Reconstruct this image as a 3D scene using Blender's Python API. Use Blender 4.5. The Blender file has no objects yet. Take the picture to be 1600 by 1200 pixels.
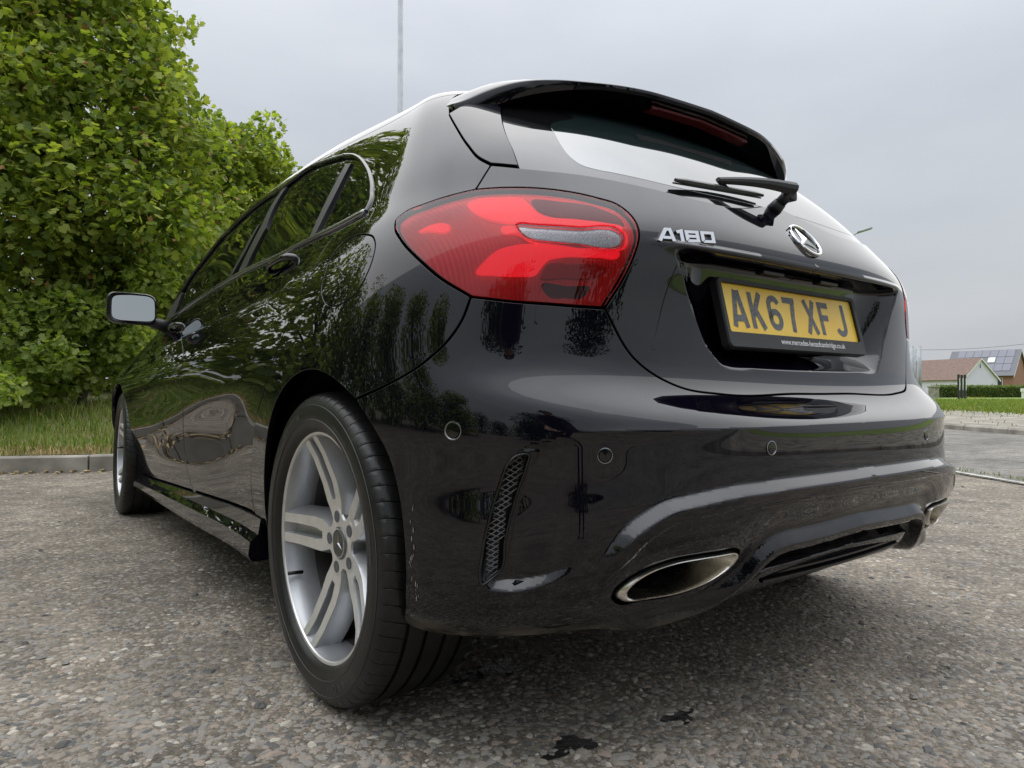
import bpy, bmesh, math, random
import numpy as np
from mathutils import Vector, Matrix
from mathutils.bvhtree import BVHTree
from mathutils.geometry import delaunay_2d_cdt
R = math.radians
random.seed(7); rng = np.random.default_rng(7)
scene = bpy.context.scene
COL = scene.collection

# ------------------------------------------------------------------ camera
CAM = np.array([-1.4069, -1.3760, 0.6308]); YAW, PITCH, ROLL, FPX = 0.6470, 0.0108, 0.0002, 1078.09
def cam_axes():
    f = np.array([math.sin(YAW)*math.cos(PITCH), math.cos(YAW)*math.cos(PITCH), math.sin(PITCH)])
    r = np.array([math.cos(YAW), -math.sin(YAW), 0.0]); u = np.cross(r, f)
    c, s = math.cos(ROLL), math.sin(ROLL)
    return c*r+s*u, -s*r+c*u, f
AR, AU, AF = cam_axes()
def ray(px, py): return AF + (px-800)/FPX*AR - (py-600)/FPX*AU
cam_data = bpy.data.cameras.new('camera'); cam = bpy.data.objects.new('camera', cam_data); COL.objects.link(cam)
cam_data.sensor_fit = 'HORIZONTAL'; cam_data.sensor_width = 36; cam_data.lens = FPX/1600*36
cam_data.clip_start = 0.02; cam_data.clip_end = 3000
M = Matrix.Identity(4)
for i in range(3):
    M[i][0] = AR[i]; M[i][1] = AU[i]; M[i][2] = -AF[i]; M[i][3] = CAM[i]
cam.matrix_world = M
scene.camera = cam

# ------------------------------------------------------------------ sky, sun, exposure
SUN_EL, SUN_AZ = 60, 30
world = bpy.data.worlds.new('World'); scene.world = world; world.use_nodes = True
nt = world.node_tree; nt.nodes.clear()
def N(t, kind, **kw):
    n = t.nodes.new(kind)
    for k, val in kw.items():
        if k.startswith('i_'):
            n.inputs[k[2:].replace('_', ' ')].default_value = val
        elif k.startswith('n_'):
            n.inputs[int(k[2:])].default_value = val
        else: setattr(n, k, val)
    return n
def L(t, a, b): t.links.new(a, b)
def ramp(t, fac, stops, interp='LINEAR'):
    n = t.nodes.new('ShaderNodeValToRGB'); n.color_ramp.interpolation = interp
    el = n.color_ramp.elements
    while len(el) < len(stops): el.new(0.5)
    for e, (p, c) in zip(el, stops):
        e.position = p; e.color = (*c, 1) if len(c) == 3 else c
    if fac is not None: L(t, fac, n.inputs[0])
    return n.outputs[0]
def mixc(t, fac, a, b, mode='MIX'):
    n = t.nodes.new('ShaderNodeMix'); n.data_type = 'RGBA'; n.blend_type = mode
    for s, val in ((0, fac), (6, a), (7, b)):
        if isinstance(val, (int, float)): n.inputs[s].default_value = val
        elif isinstance(val, tuple): n.inputs[s].default_value = (*val, 1)
        else: L(t, val, n.inputs[s])
    return n.outputs[2]
def mth(t, op, a, b=None, clamp=False):
    n = t.nodes.new('ShaderNodeMath'); n.operation = op; n.use_clamp = clamp
    for s, val in ((0, a), (1, b)):
        if val is None: continue
        if isinstance(val, (int, float)): n.inputs[s].default_value = val
        else: L(t, val, n.inputs[s])
    return n.outputs[0]
out = N(nt, 'ShaderNodeOutputWorld'); bg = N(nt, 'ShaderNodeBackground'); bg.inputs[1].default_value = 1.0
sky = N(nt, 'ShaderNodeTexSky', sky_type='NISHITA', sun_disc=False, sun_elevation=R(SUN_EL), sun_rotation=R(SUN_AZ), air_density=1.5, dust_density=4.0)
tc = N(nt, 'ShaderNodeTexCoord')
mp = N(nt, 'ShaderNodeMapping'); mp.inputs['Scale'].default_value = (1.0, 1.0, 2.6); mp.inputs['Location'].default_value = (0.35, 0.2, 0)
L(nt, tc.outputs['Generated'], mp.inputs[0])
n1 = N(nt, 'ShaderNodeTexNoise'); n1.inputs['Scale'].default_value = 1.7; n1.inputs['Detail'].default_value = 6; n1.inputs['Roughness'].default_value = 0.5
L(nt, mp.outputs[0], n1.inputs['Vector'])
clouds = ramp(nt, n1.outputs['Fac'], [(0.30, (0.555, 0.59, 0.65)), (0.47, (0.625, 0.66, 0.715)), (0.60, (0.68, 0.71, 0.76)), (0.76, (0.76, 0.785, 0.82))])
skys = mixc(nt, 1.0, sky.outputs[0], (0.1, 0.1, 0.1), 'MULTIPLY')
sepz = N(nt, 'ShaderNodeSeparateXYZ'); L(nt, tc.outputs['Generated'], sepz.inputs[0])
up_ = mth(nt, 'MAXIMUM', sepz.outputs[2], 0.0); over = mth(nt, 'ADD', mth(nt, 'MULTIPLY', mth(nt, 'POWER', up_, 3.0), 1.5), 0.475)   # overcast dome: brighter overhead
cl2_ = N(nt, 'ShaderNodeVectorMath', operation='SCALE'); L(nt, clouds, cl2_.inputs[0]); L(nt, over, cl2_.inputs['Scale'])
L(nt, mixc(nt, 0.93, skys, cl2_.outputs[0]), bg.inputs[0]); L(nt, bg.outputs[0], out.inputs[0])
sl = bpy.data.lights.new('sun', 'SUN'); sl.energy = 1.3; sl.angle = R(126); sl.color = (1.0, 0.965, 0.92)
so = bpy.data.objects.new('sun', sl); COL.objects.link(so)
sd = Vector((math.sin(R(SUN_AZ))*math.cos(R(SUN_EL)), math.cos(R(SUN_AZ))*math.cos(R(SUN_EL)), math.sin(R(SUN_EL))))
so.rotation_euler = sd.to_track_quat('Z', 'Y').to_euler()
vs = scene.view_settings
vs.view_transform = 'Standard'; vs.look = 'None'; vs.exposure = 0.85; vs.gamma = 1.0; vs.use_curve_mapping = False
scene.cycles.max_bounces = 8; scene.cycles.transparent_max_bounces = 12; scene.cycles.glossy_bounces = 5
scene.cycles.sample_clamp_indirect = 4.0; scene.cycles.blur_glossy = 0.3
scene.cycles.caustics_reflective = False; scene.cycles.caustics_refractive = False

# ------------------------------------------------------------------ helpers
def tag(o, label=None, cat=None, group=None, kind=None):
    if label: o['label'] = label
    if cat: o['category'] = cat
    if group: o['group'] = group
    if kind: o['kind'] = kind
    return o
def link(name, me, mats=None, parent=None, smooth=True):
    o = bpy.data.objects.new(name, me); COL.objects.link(o)
    if mats is not None:
        for m in (mats if isinstance(mats, (list, tuple)) else [mats]): me.materials.append(m)
    if parent is not None: o.parent = parent
    if smooth and len(me.polygons): me.polygons.foreach_set('use_smooth', [True]*len(me.polygons))
    return o
def mesh(name, verts, faces, mats=None, parent=None, smooth=True, normals=None, midx=None):
    me = bpy.data.meshes.new(name)
    me.from_pydata([tuple(map(float, p)) for p in verts], [], [tuple(map(int, f)) for f in faces])
    o = link(name, me, mats, parent, smooth)
    if midx is not None: me.polygons.foreach_set('material_index', list(map(int, midx)))
    if normals is not None:
        me.normals_split_custom_set_from_vertices([tuple(map(float, n)) for n in normals])
    me.update()
    return o
def bigmesh(name, verts, tris, mats=None, parent=None, smooth=False, midx=None):
    """fast path for big triangle / quad arrays"""
    me = bpy.data.meshes.new(name)
    verts = np.asarray(verts, np.float32); tris = np.asarray(tris, np.int32); k = tris.shape[1]
    me.vertices.add(len(verts)); me.vertices.foreach_set('co', verts.ravel())
    me.loops.add(tris.size); me.loops.foreach_set('vertex_index', tris.ravel())
    me.polygons.add(len(tris)); me.polygons.foreach_set('loop_start', np.arange(0, tris.size, k, dtype=np.int32))
    me.polygons.foreach_set('loop_total', np.full(len(tris), k, np.int32))
    if midx is not None: me.polygons.foreach_set('material_index', np.asarray(midx, np.int32))
    me.polygons.foreach_set('use_smooth', np.full(len(tris), bool(smooth)))
    me.update(calc_edges=True); me.validate()
    return link(name, me, mats, parent, smooth=False)
def empty(name, loc=(0, 0, 0), rz=0.0, parent=None):
    o = bpy.data.objects.new(name, None); o.location = loc; o.rotation_euler = (0, 0, rz); COL.objects.link(o)
    o.empty_display_size = 0.1
    if parent is not None: o.parent = parent
    return o
class MB:
    """collects shapes into one mesh"""
    def __init__(s): s.v = []; s.f = []; s.m = []
    def add(s, v, f, m=0):
        b = len(s.v); s.v += [tuple(p) for p in v]; s.f += [tuple(i+b for i in q) for q in f]; s.m += [m]*len(f); return s
    def box(s, c, d, m=0, rot=None, bev=0.0):
        h = [x/2 for x in d]; pts = []
        if bev > 0:
            b = min(bev, min(h)*0.9)
            bm = bmesh.new(); bmesh.ops.create_cube(bm, size=1)
            for q in bm.verts: q.co = Vector((q.co.x*d[0], q.co.y*d[1], q.co.z*d[2]))
            bmesh.ops.bevel(bm, geom=list(bm.edges), offset=b, segments=2, affect='EDGES', profile=0.6)
            bm.verts.ensure_lookup_table()
            pts = [q.co.copy() for q in bm.verts]; fs = [[q.index for q in f.verts] for f in bm.faces]; bm.free()
        else:
            pts = [Vector((x, y, z)) for x in (-h[0], h[0]) for y in (-h[1], h[1]) for z in (-h[2], h[2])]
            fs = [(0, 1, 3, 2), (4, 6, 7, 5), (0, 4, 5, 1), (2, 3, 7, 6), (0, 2, 6, 4), (1, 5, 7, 3)]
        if rot is not None: pts = [rot @ p for p in pts]
        return s.add([p+Vector(c) for p in pts], fs, m)
    def tube(s, pts, rad, n=10, m=0, closed=False, caps=True):
        P = [Vector(p) for p in pts]; k = len(P)
        rad = rad if isinstance(rad, (list, tuple, np.ndarray)) else [rad]*k
        vs_, up = [], Vector((0.13, 0.21, 0.97)).normalized()
        prev = None
        for i in range(k):
            a = P[(i-1) % k] if (closed or i > 0) else P[0]; b = P[(i+1) % k] if (closed or i < k-1) else P[-1]
            t = (b-a).normalized()
            if prev is None: x = t.cross(up).normalized()
            else: x = (prev - t*prev.dot(t)).normalized()
            prev = x; y = t.cross(x)
            for j in range(n):
                an = 2*math.pi*j/n; vs_.append(P[i]+x*(rad[i]*math.cos(an))+y*(rad[i]*math.sin(an)))
        fs = []
        for i in range(k if closed else k-1):
            i2 = (i+1) % k
            for j in range(n):
                j2 = (j+1) % n; fs.append((i*n+j, i*n+j2, i2*n+j2, i2*n+j))
        if caps and not closed: fs += [tuple(range(n))[::-1], tuple((k-1)*n+j for j in range(n))]
        return s.add(vs_, fs, m)
    def lathe(s, prof, n=32, axis='z', c=(0, 0, 0), m=0, closed=False):
        vs_ = []
        for i in range(n):
            a = 2*math.pi*i/n; ca, sa = math.cos(a), math.sin(a)
            for r_, h_ in prof:
                p = (r_*ca, r_*sa, h_) if axis == 'z' else ((h_, r_*ca, r_*sa) if axis == 'x' else (r_*sa, h_, r_*ca))
                vs_.append((p[0]+c[0], p[1]+c[1], p[2]+c[2]))
        k = len(prof); fs = []
        for i in range(n):
            i2 = (i+1) % n
            for j in range(k if closed else k-1):
                j2 = (j+1) % k; fs.append((i*k+j, i2*k+j, i2*k+j2, i*k+j2))
        return s.add(vs_, fs, m)
    def build(s, name, mats=None, parent=None, smooth=True, sharp=None):
        o = mesh(name, s.v, s.f, mats, parent, smooth, midx=s.m if any(s.m) else None)
        if sharp is not None:
            o.data.shade_smooth() if False else None
            mark_sharp(o.data, sharp)
        return o
def mark_sharp(me, deg):
    bm = bmesh.new(); bm.from_mesh(me); th = R(deg)
    bmesh.ops.recalc_face_normals(bm, faces=bm.faces)
    for e in bm.edges:
        if len(e.link_faces) == 2 and e.calc_face_angle(0) > th: e.smooth = False
    bm.to_mesh(me); bm.free()

# ------------------------------------------------------------------ materials
MAT = {}
def material(name, build):
    m = bpy.data.materials.new(name); m.use_nodes = True; t = m.node_tree; t.nodes.clear()
    o = N(t, 'ShaderNodeOutputMaterial'); p = N(t, 'ShaderNodeBsdfPrincipled'); L(t, p.outputs[0], o.inputs[0])
    build(t, p, o); MAT[name] = m; return m
def simple(name, col, rough=0.5, metal=0.0, coat=0.0, spec=0.5, ior=1.5, noise=0.0, nscale=20.0, bump=0.0, bscale=200.0):
    def b(t, p, o):
        p.inputs['Base Color'].default_value = (*col, 1); p.inputs['Roughness'].default_value = rough
        p.inputs['Metallic'].default_value = metal; p.inputs['Coat Weight'].default_value = coat
        p.inputs['Specular IOR Level'].default_value = spec; p.inputs['IOR'].default_value = ior
        p.inputs['Coat Roughness'].default_value = 0.02
        if noise or bump: co = N(t, 'ShaderNodeTexCoord').outputs['Object']
        if noise:
            n = N(t, 'ShaderNodeTexNoise'); n.inputs['Scale'].default_value = nscale; n.inputs['Detail'].default_value = 6
            L(t, co, n.inputs['Vector'])
            lo = tuple(c*(1-noise) for c in col); hi = tuple(min(1, c*(1+noise)) for c in col)
            L(t, ramp(t, n.outputs['Fac'], [(0.25, lo), (0.75, hi)]), p.inputs['Base Color'])
            L(t, mth(t, 'ADD', mth(t, 'MULTIPLY', n.outputs['Fac'], rough*0.4), rough*0.8), p.inputs['Roughness'])
        if bump:
            n = N(t, 'ShaderNodeTexNoise'); n.inputs['Scale'].default_value = bscale; n.inputs['Detail'].default_value = 4
            L(t, co, n.inputs['Vector'])
            bp = N(t, 'ShaderNodeBump'); bp.inputs['Strength'].default_value = bump; bp.inputs['Distance'].default_value = 0.002
            L(t, n.outputs['Fac'], bp.inputs['Height']); L(t, bp.outputs[0], p.inputs['Normal'])
    return material(name, b)
def paint(t, p, o):
    co = N(t, 'ShaderNodeTexCoord').outputs['Object']
    p.inputs['Base Color'].default_value = (0.0022, 0.0018, 0.0052, 1); p.inputs["Metallic"].default_value = 0.0; p.inputs["Specular IOR Level"].default_value = 0.0
    p.inputs['Roughness'].default_value = 0.34; p.inputs['Coat Weight'].default_value = 1.0
    p.inputs['Coat Roughness'].default_value = 0.012; p.inputs['Coat IOR'].default_value = 1.56
    # road film: dust specks low on the panels and a thin grime towards the sills
    n = N(t, 'ShaderNodeTexNoise'); n.inputs['Scale'].default_value = 420; n.inputs['Detail'].default_value = 3; L(t, co, n.inputs['Vector'])
    n2 = N(t, 'ShaderNodeTexNoise'); n2.inputs['Scale'].default_value = 3.5; n2.inputs['Detail'].default_value = 5; L(t, co, n2.inputs['Vector'])
    sx = N(t, 'ShaderNodeSeparateXYZ'); L(t, co, sx.inputs[0])
    low = N(t, 'ShaderNodeMapRange'); low.inputs[1].default_value = 0.62; low.inputs[2].default_value = 0.2; low.inputs[3].default_value = 0.10; low.inputs[4].default_value = 1.0
    L(t, sx.outputs[2], low.inputs[0])
    speck = ramp(t, n.outputs['Fac'], [(0.60, (0, 0, 0)), (0.72, (1, 1, 1))])
    amt = mth(t, 'MULTIPLY', mth(t, 'MULTIPLY', speck, low.outputs[0]), ramp(t, n2.outputs['Fac'], [(0.35, (0.03,)*3), (0.7, (0.16,)*3)]))
    film = mth(t, 'MULTIPLY', mth(t, 'MULTIPLY', low.outputs[0], n2.outputs['Fac']), 0.006)
    lip = N(t, 'ShaderNodeMapRange'); lip.inputs[1].default_value = 0.258; lip.inputs[2].default_value = 0.205; L(t, sx.outputs[2], lip.inputs[0])
    n3 = N(t, 'ShaderNodeTexNoise'); n3.inputs['Scale'].default_value = 14; n3.inputs['Detail'].default_value = 7; L(t, co, n3.inputs['Vector'])
    rear_ = N(t, 'ShaderNodeMapRange'); rear_.inputs[1].default_value = -0.1; rear_.inputs[2].default_value = -0.3; L(t, sx.outputs[1], rear_.inputs[0])
    mud = mth(t, 'MULTIPLY', mth(t, 'MULTIPLY', lip.outputs[0], rear_.outputs[0]), ramp(t, n3.outputs['Fac'], [(0.40, (0.04,)*3), (0.60, (0.75,)*3)])); film = mth(t, 'ADD', film, mud)
    dust = N(t, 'ShaderNodeBsdfDiffuse'); dust.inputs[0].default_value = (0.30, 0.27, 0.23, 1)
    mx = N(t, 'ShaderNodeMixShader'); L(t, mth(t, 'ADD', amt, film, True), mx.inputs[0]); L(t, p.outputs[0], mx.inputs[1]); L(t, dust.outputs[0], mx.inputs[2])
    L(t, mx.outputs[0], o.inputs[0])
material('black_paint', paint)
simple('gloss_black', (0.004, 0.004, 0.005), 0.04, ior=1.6)
simple('satin_black', (0.010, 0.010, 0.011), 0.35)
simple('black_plastic', (0.016, 0.016, 0.017), 0.5, bump=0.25, bscale=900)
simple('liner', (0.010, 0.010, 0.010), 0.95, spec=0.1)
simple('void', (0.002, 0.002, 0.002), 0.9, spec=0.02)
simple('privacy_glass', (0.004, 0.006, 0.005), 0.015, ior=1.62)
simple('clear_glass', (0.012, 0.020, 0.020), 0.012, ior=3.0)
simple('frit_glass', (0.006, 0.006, 0.007), 0.02, ior=1.9)
simple('chrome', (0.78, 0.79, 0.80), 0.08, metal=1.0)
simple('brushed_steel', (0.80, 0.77, 0.71), 0.27, metal=1.0, noise=0.05, nscale=30)
simple('mirror', (0.42, 0.45, 0.45), 0.01, metal=1.0)
simple('alloy', (0.44, 0.45, 0.465), 0.32, metal=0.65, coat=0.4, noise=0.10, nscale=9)
simple('alloy_face', (0.74, 0.73, 0.70), 0.30, metal=0.55, noise=0.10, nscale=30)
simple('disc', (0.10, 0.10, 0.10), 0.45, metal=0.9)
# ------------------------------------------------------------------ car body: one smooth parametric skin, half of it (x as |x|, then mirrored)
# columns per row: rear centre y, rear centre z, superellipse n, y0, side x at 6 stations, side z at 6 stations, y1, front centre y, front centre z
STA = np.array([0, .5, 1.0, 1.6, 2.2, 2.75])
def c6(v): return [v]*6
ROWS = [
 (-.44, .225, 3.0, 0, c6(.70), c6(.165), 2.75, 3.30, .20),
 (-.585, .232, 3.5, 0, [.845, .815, .815, .815, .815, .83], c6(.19), 2.75, 3.48, .20),
 (-.650, .30, 3.4, 0, [.886, .845, .840, .840, .845, .865], c6(.27), 2.75, 3.56, .27),
 (-.690, .40, 3.1, 0, [.890, .858, .848, .850, .858, .878], c6(.38), 2.75, 3.58, .38),
 (-.695, .48, 2.9, 0, [.890, .866, .852, .856, .866, .886], c6(.47), 2.75, 3.58, .47),
 (-.694, .543, 2.9, 0, [.892, .874, .860, .862, .872, .888], c6(.55), 2.75, 3.58, .55),
 (-.692, .566, 2.9, 0, [.892, .880, .870, .870, .876, .888], c6(.60), 2.75, 3.58, .60),
 (-.674, .582, 2.95, 0, [.892, .884, .880, .880, .881, .886], [.65]*3+[.645, .64, .64], 2.75, 3.57, .65),
 (-.60, .617, 3.2, 0, [.889, .885, .884, .884, .882, .882], [.70]*3+[.69, .68, .67], 2.75, 3.55, .70),
 (-.574, .68, 3.4, 0, [.883, .879, .879, .877, .871, .868], [.76, .755, .75, .74, .725, .71], 2.70, 3.52, .745),
 (-.574, .80, 3.4, 0, [.870, .866, .865, .861, .852, .842], [.83, .82, .81, .79, .77, .75], 2.60, 3.45, .79),
 (-.598, .890, 3.1, 0, [.846, .843, .841, .836, .825, .80], [.90, .89, .875, .85, .825, .795], 2.45, 3.30, .845),
 (-.585, .935, 2.95, 0, [.818, .816, .814, .809, .797, .74], [.958, .953, .938, .908, .878, .835], 2.25, 2.95, .91),
 (-.525, 1.010, 3.0, 0, [.780, .781, .781, .776, .766, .68], [1.004, 1.000, .985, .953, .918, .875], 2.22, 2.60, .965),
 (-.440, 1.118, 3.2, 0, [.746, .752, .753, .750, .735, .6], [1.064, 1.066, 1.055, 1.032, 1.0, .92], 2.08, 2.50, 1.035),
 (-.335, 1.220, 3.2, 0, [.707, .718, .722, .718, .70, .5], [1.138, 1.144, 1.142, 1.13, 1.10, .97], 1.86, 2.32, 1.13),
 (-.226, 1.292, 3.2, .02, [.657, .670, .678, .670, .61, .4], [1.232, 1.250, 1.256, 1.242, 1.17, 1.04], 1.58, 2.06, 1.24),
 (-.122, 1.339, 3.1, .08, [.598, .613, .622, .612, .5, .3], [1.322, 1.342, 1.352, 1.338, 1.25, 1.1], 1.2, 1.74, 1.335),
 (-.01, 1.368, 3.0, .18, [.525, .543, .548, .53, .42, .2], [1.372, 1.394, 1.402, 1.388, 1.3, 1.15], 1.05, 1.58, 1.38),
 (.16, 1.392, 2.8, .35, [.41, .43, .44, .42, .32, .15], [1.399, 1.416, 1.420, 1.402, 1.33, 1.2], .92, 1.42, 1.402),
 (.42, 1.414, 2.5, .56, [.23, .25, .26, .25, .2, .1], [1.417, 1.430, 1.434, 1.417, 1.35, 1.22], .92, 1.25, 1.418),
 (.70, 1.428, 2.3, .78, c6(.004), [1.424, 1.434, 1.438, 1.42, 1.36, 1.25], .92, 1.05, 1.428)]
NR = len(ROWS)
def flat(r): return list(r[:4])+list(r[4])+list(r[5])+list(r[6:])
RT = np.array([flat(r) for r in ROWS])           # NR x 19
def bspl(T, v):
    P = np.vstack([2*T[0]-T[1], T, 2*T[-1]-T[-2]])
    i = np.clip(np.floor(v).astype(int), 0, len(T)-2); f = (v-i)[:, None]
    return ((1-f)**3*P[i]+(3*f**3-6*f*f+4)*P[i+1]+(-3*f**3+3*f*f+3*f+1)*P[i+2]+f**3*P[i+3])/6
def cspline(xs, Y):
    """clamped (zero slope at start) / natural cubic spline through stations, rows of Y"""
    n = len(xs); h = np.diff(xs); A = np.zeros((n, n)); B = np.zeros((Y.shape[0], n))
    A[0, 0] = 2*h[0]; A[0, 1] = h[0]; B[:, 0] = 6*((Y[:, 1]-Y[:, 0])/h[0]); A[-1, -1] = 1
    for i in range(1, n-1):
        A[i, i-1] = h[i-1]; A[i, i] = 2*(h[i-1]+h[i]); A[i, i+1] = h[i]
        B[:, i] = 6*((Y[:, i+1]-Y[:, i])/h[i]-(Y[:, i]-Y[:, i-1])/h[i-1])
    Mm = np.linalg.solve(A, B.T).T
    def ev(k, x):
        i = np.clip(np.searchsorted(xs, x)-1, 0, n-2); hh = h[i]; a = (xs[i+1]-x)/hh; b = (x-xs[i])/hh
        return a*Y[k, i]+b*Y[k, i+1]+((a**3-a)*Mm[k, i]+(b**3-b)*Mm[k, i+1])*hh*hh/6
    return ev
def sst(a, b, x):
    t = np.clip((x-a)/(b-a), 0, 1); return t*t*(3-2*t)
NVG, NU1, NU2, NU3 = 340, 220, 320, 120
VG = np.linspace(0, NR-1, NVG)
T = bspl(RT, VG)
sx_ev = cspline(STA, T[:, 4:10]); sz_ev = cspline(STA, T[:, 10:16])
GRID = np.zeros((NU1+NU2+NU3+1, NVG, 3))
tt = np.linspace(0, 1, 900); tt = (tt*tt*(3-2*tt))*math.pi/2
for k in range(NVG):
    yc, zc, n, y0 = T[k, :4]; y1, yf, zf = T[k, 16:19]
    a = sx_ev(k, np.array([y0]))[0]; b = y0-yc; zs = sz_ev(k, np.array([y0]))[0]
    x = a*np.sin(tt)**(2/n); y = y0-b*np.cos(tt)**(2/n)
    s = np.r_[0, np.cumsum(np.hypot(np.diff(x), np.diff(y)))]; s /= s[-1]
    q = np.linspace(0, 1, NU1+1); xx = np.interp(q, s, x); yy = np.interp(q, s, y)
    xx[-1], yy[-1] = a, y0
    w = sst(0, 1, q**1.25)
    GRID[:NU1+1, k] = np.stack([xx, yy, zc+(zs-zc)*w], 1)
    ys = np.linspace(y0, y1, NU2+1)
    GRID[NU1:NU1+NU2+1, k] = np.stack([sx_ev(k, ys), ys, sz_ev(k, ys)], 1)
    a = sx_ev(k, np.array([y1]))[0]; zs = sz_ev(k, np.array([y1]))[0]; b = yf-y1; nf = 2.6
    x = a*np.cos(tt)**(2/nf); y = y1+b*np.sin(tt)**(2/nf)
    s = np.r_[0, np.cumsum(np.hypot(np.diff(x), np.diff(y)))]; s /= s[-1]
    q = np.linspace(0, 1, NU3+1); xx = np.interp(q, s, x); yy = np.interp(q, s, y); xx[-1] = 0; yy[-1] = yf
    GRID[NU1+NU2:, k] = np.stack([xx, yy, zs+(zf-zs)*sst(0, 1, q)], 1)
GRID[0, :, 0] = 0
# light smoothing across the zone joins (the ends keep the symmetry plane)
for _ in range(10):
    for i0 in (NU1, NU1+NU2):
        sl_ = slice(i0-14, i0+15); g = GRID[i0-15:i0+16].copy()
        GRID[sl_] = 0.25*g[:-2]+0.5*g[1:-1]+0.25*g[2:]
NUT = GRID.shape[0]-1
# domain scaled roughly to metres
USC = 3.9/(NU1+NU2*0.96+NU3); VLEN = np.r_[0, np.cumsum(np.linalg.norm(np.diff(0.5*GRID[0]+0.5*GRID[NU1+20], axis=0), axis=1))]
UL = np.r_[np.linspace(0, 1.25, NU1+1), 1.25+np.linspace(0, 2.5, NU2+1)[1:], 3.75+np.linspace(0, 1.2, NU3+1)[1:]]
def gidx(U, V):
    return np.interp(U, UL, np.arange(NUT+1)), np.interp(V, VLEN, np.arange(NVG))
def S(U, V):
    """skin point for domain coordinates (Catmull-Rom on the grid)"""
    gu, gv = gidx(np.asarray(U, float), np.asarray(V, float))
    iu = np.clip(np.floor(gu).astype(int), 0, NUT-1); iv = np.clip(np.floor(gv).astype(int), 0, NVG-2)
    fu = (gu-iu)[:, None]; fv = (gv-iv)[:, None]
    def cr(f): return (-.5*f+f*f-.5*f**3, 1-2.5*f*f+1.5*f**3, .5*f+2*f*f-1.5*f**3, -.5*f*f+.5*f**3)
    wu, wv = cr(fu), cr(fv); acc = 0
    for a in range(4):
        ia = iu+a-1; neg = ia < 0; big = ia > NUT; ia2 = np.clip(np.where(neg, -ia, np.where(big, 2*NUT-ia, ia)), 0, NUT)
        sgn = np.where(neg | big, -1.0, 1.0)
        for b in range(4):
            ib = np.clip(iv+b-1, 0, NVG-1)
            g = GRID[ia2, ib].copy(); g[:, 0] *= sgn
            acc = acc+wu[a]*wv[b]*g
    return acc
def nrm(a): return a/np.maximum(np.linalg.norm(a, axis=-1, keepdims=True), 1e-12)
def FN(F, U, V, e=0.0025):
    """point and outward normal of a surface function over the domain"""
    P = F(U, V)
    V0 = np.clip(V-e, 0, VLEN[-1]); V1 = np.clip(V+e, 0, VLEN[-1]); U0 = U-e; U1 = U+e
    A0 = F(np.abs(U0), V); neg = U0 < 0; A0[neg, 0] *= -1
    du = F(np.minimum(U1, UL[-1]), V)-A0; dv = F(U, V1)-F(U, V0)
    return P, nrm(np.cross(dv, du)*np.array([1, 1, 1.0]))
# which way is out? test at the left door and fix the sign
_p, _n = FN(S, np.array([2.0]), np.array([VLEN[150]]))
NSIGN = 1.0 if _n[0, 0] > 0 else -1.0
def PN(F, U, V, e=.0025):
    p, n = FN(F, np.asarray(U, float), np.asarray(V, float), e); return p, n*NSIGN
# ray casting photo directions on to the skin (left half of the car: mirrored x)
_st = 2
_gi = np.arange(0, NUT+1, _st); _gj = np.arange(0, NVG, _st)
_gv = GRID[np.ix_(_gi, _gj)].reshape(-1, 3)*np.array([-1, 1, 1]); _w = len(_gj)
_q = [(i*_w+j, (i+1)*_w+j, (i+1)*_w+j+1, i*_w+j+1) for i in range(len(_gi)-1) for j in range(_w-1)]
BV = BVHTree.FromPolygons([tuple(p) for p in _gv], _q, epsilon=0.0)
def hit_to_uv(loc, idx):
    i, j = divmod(idx, _w-1)
    gi, gj = float(_gi[i])+_st/2, float(_gj[j])+_st/2
    tgt = np.array([-loc[0], loc[1], loc[2]])
    U, V = np.interp(gi, np.arange(NUT+1), UL), np.interp(gj, np.arange(NVG), VLEN)
    for _ in range(6):
        p = S([U], [V])[0]; e = 1e-3
        a = (S([min(U+e, UL[-1])], [V])[0]-p)/e; b = (S([U], [min(V+e, VLEN[-1])])[0]-p)/e
        d = np.linalg.lstsq(np.stack([a, b], 1), tgt-p, rcond=None)[0]
        U = float(np.clip(U+d[0], 0, UL[-1])); V = float(np.clip(V+d[1], 0, VLEN[-1]))
    return U, V
def cast(o, d):
    h = BV.ray_cast(Vector(o), Vector(d).normalized())
    return None if h[0] is None else hit_to_uv(h[0], h[2])
def px_uv(pts):
    r_ = []
    for a, b in pts:
        h = cast(CAM, ray(a, b))
        if h is None: raise ValueError('photo direction misses the skin: %s' % ((a, b),))
        r_.append(h)
    return np.array(r_)
def near_uv(p):
    h = BV.find_nearest(Vector((-abs(p[0]), p[1], p[2])))
    return hit_to_uv(h[0], h[2])
def resample(P, step, closed=False):
    P = np.asarray(P, float)
    if closed: P = np.vstack([P, P[:1]])
    d = np.r_[0, np.cumsum(np.linalg.norm(np.diff(P, axis=0), axis=1))]
    keep = np.r_[True, np.diff(d) > 1e-9]; P, d = P[keep], d[keep]
    n = max(2, int(round(d[-1]/step))+1)
    q = np.linspace(0, d[-1], n)
    r_ = np.stack([np.interp(q, d, P[:, k]) for k in range(P.shape[1])], 1)
    return r_[:-1] if closed else r_
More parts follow.
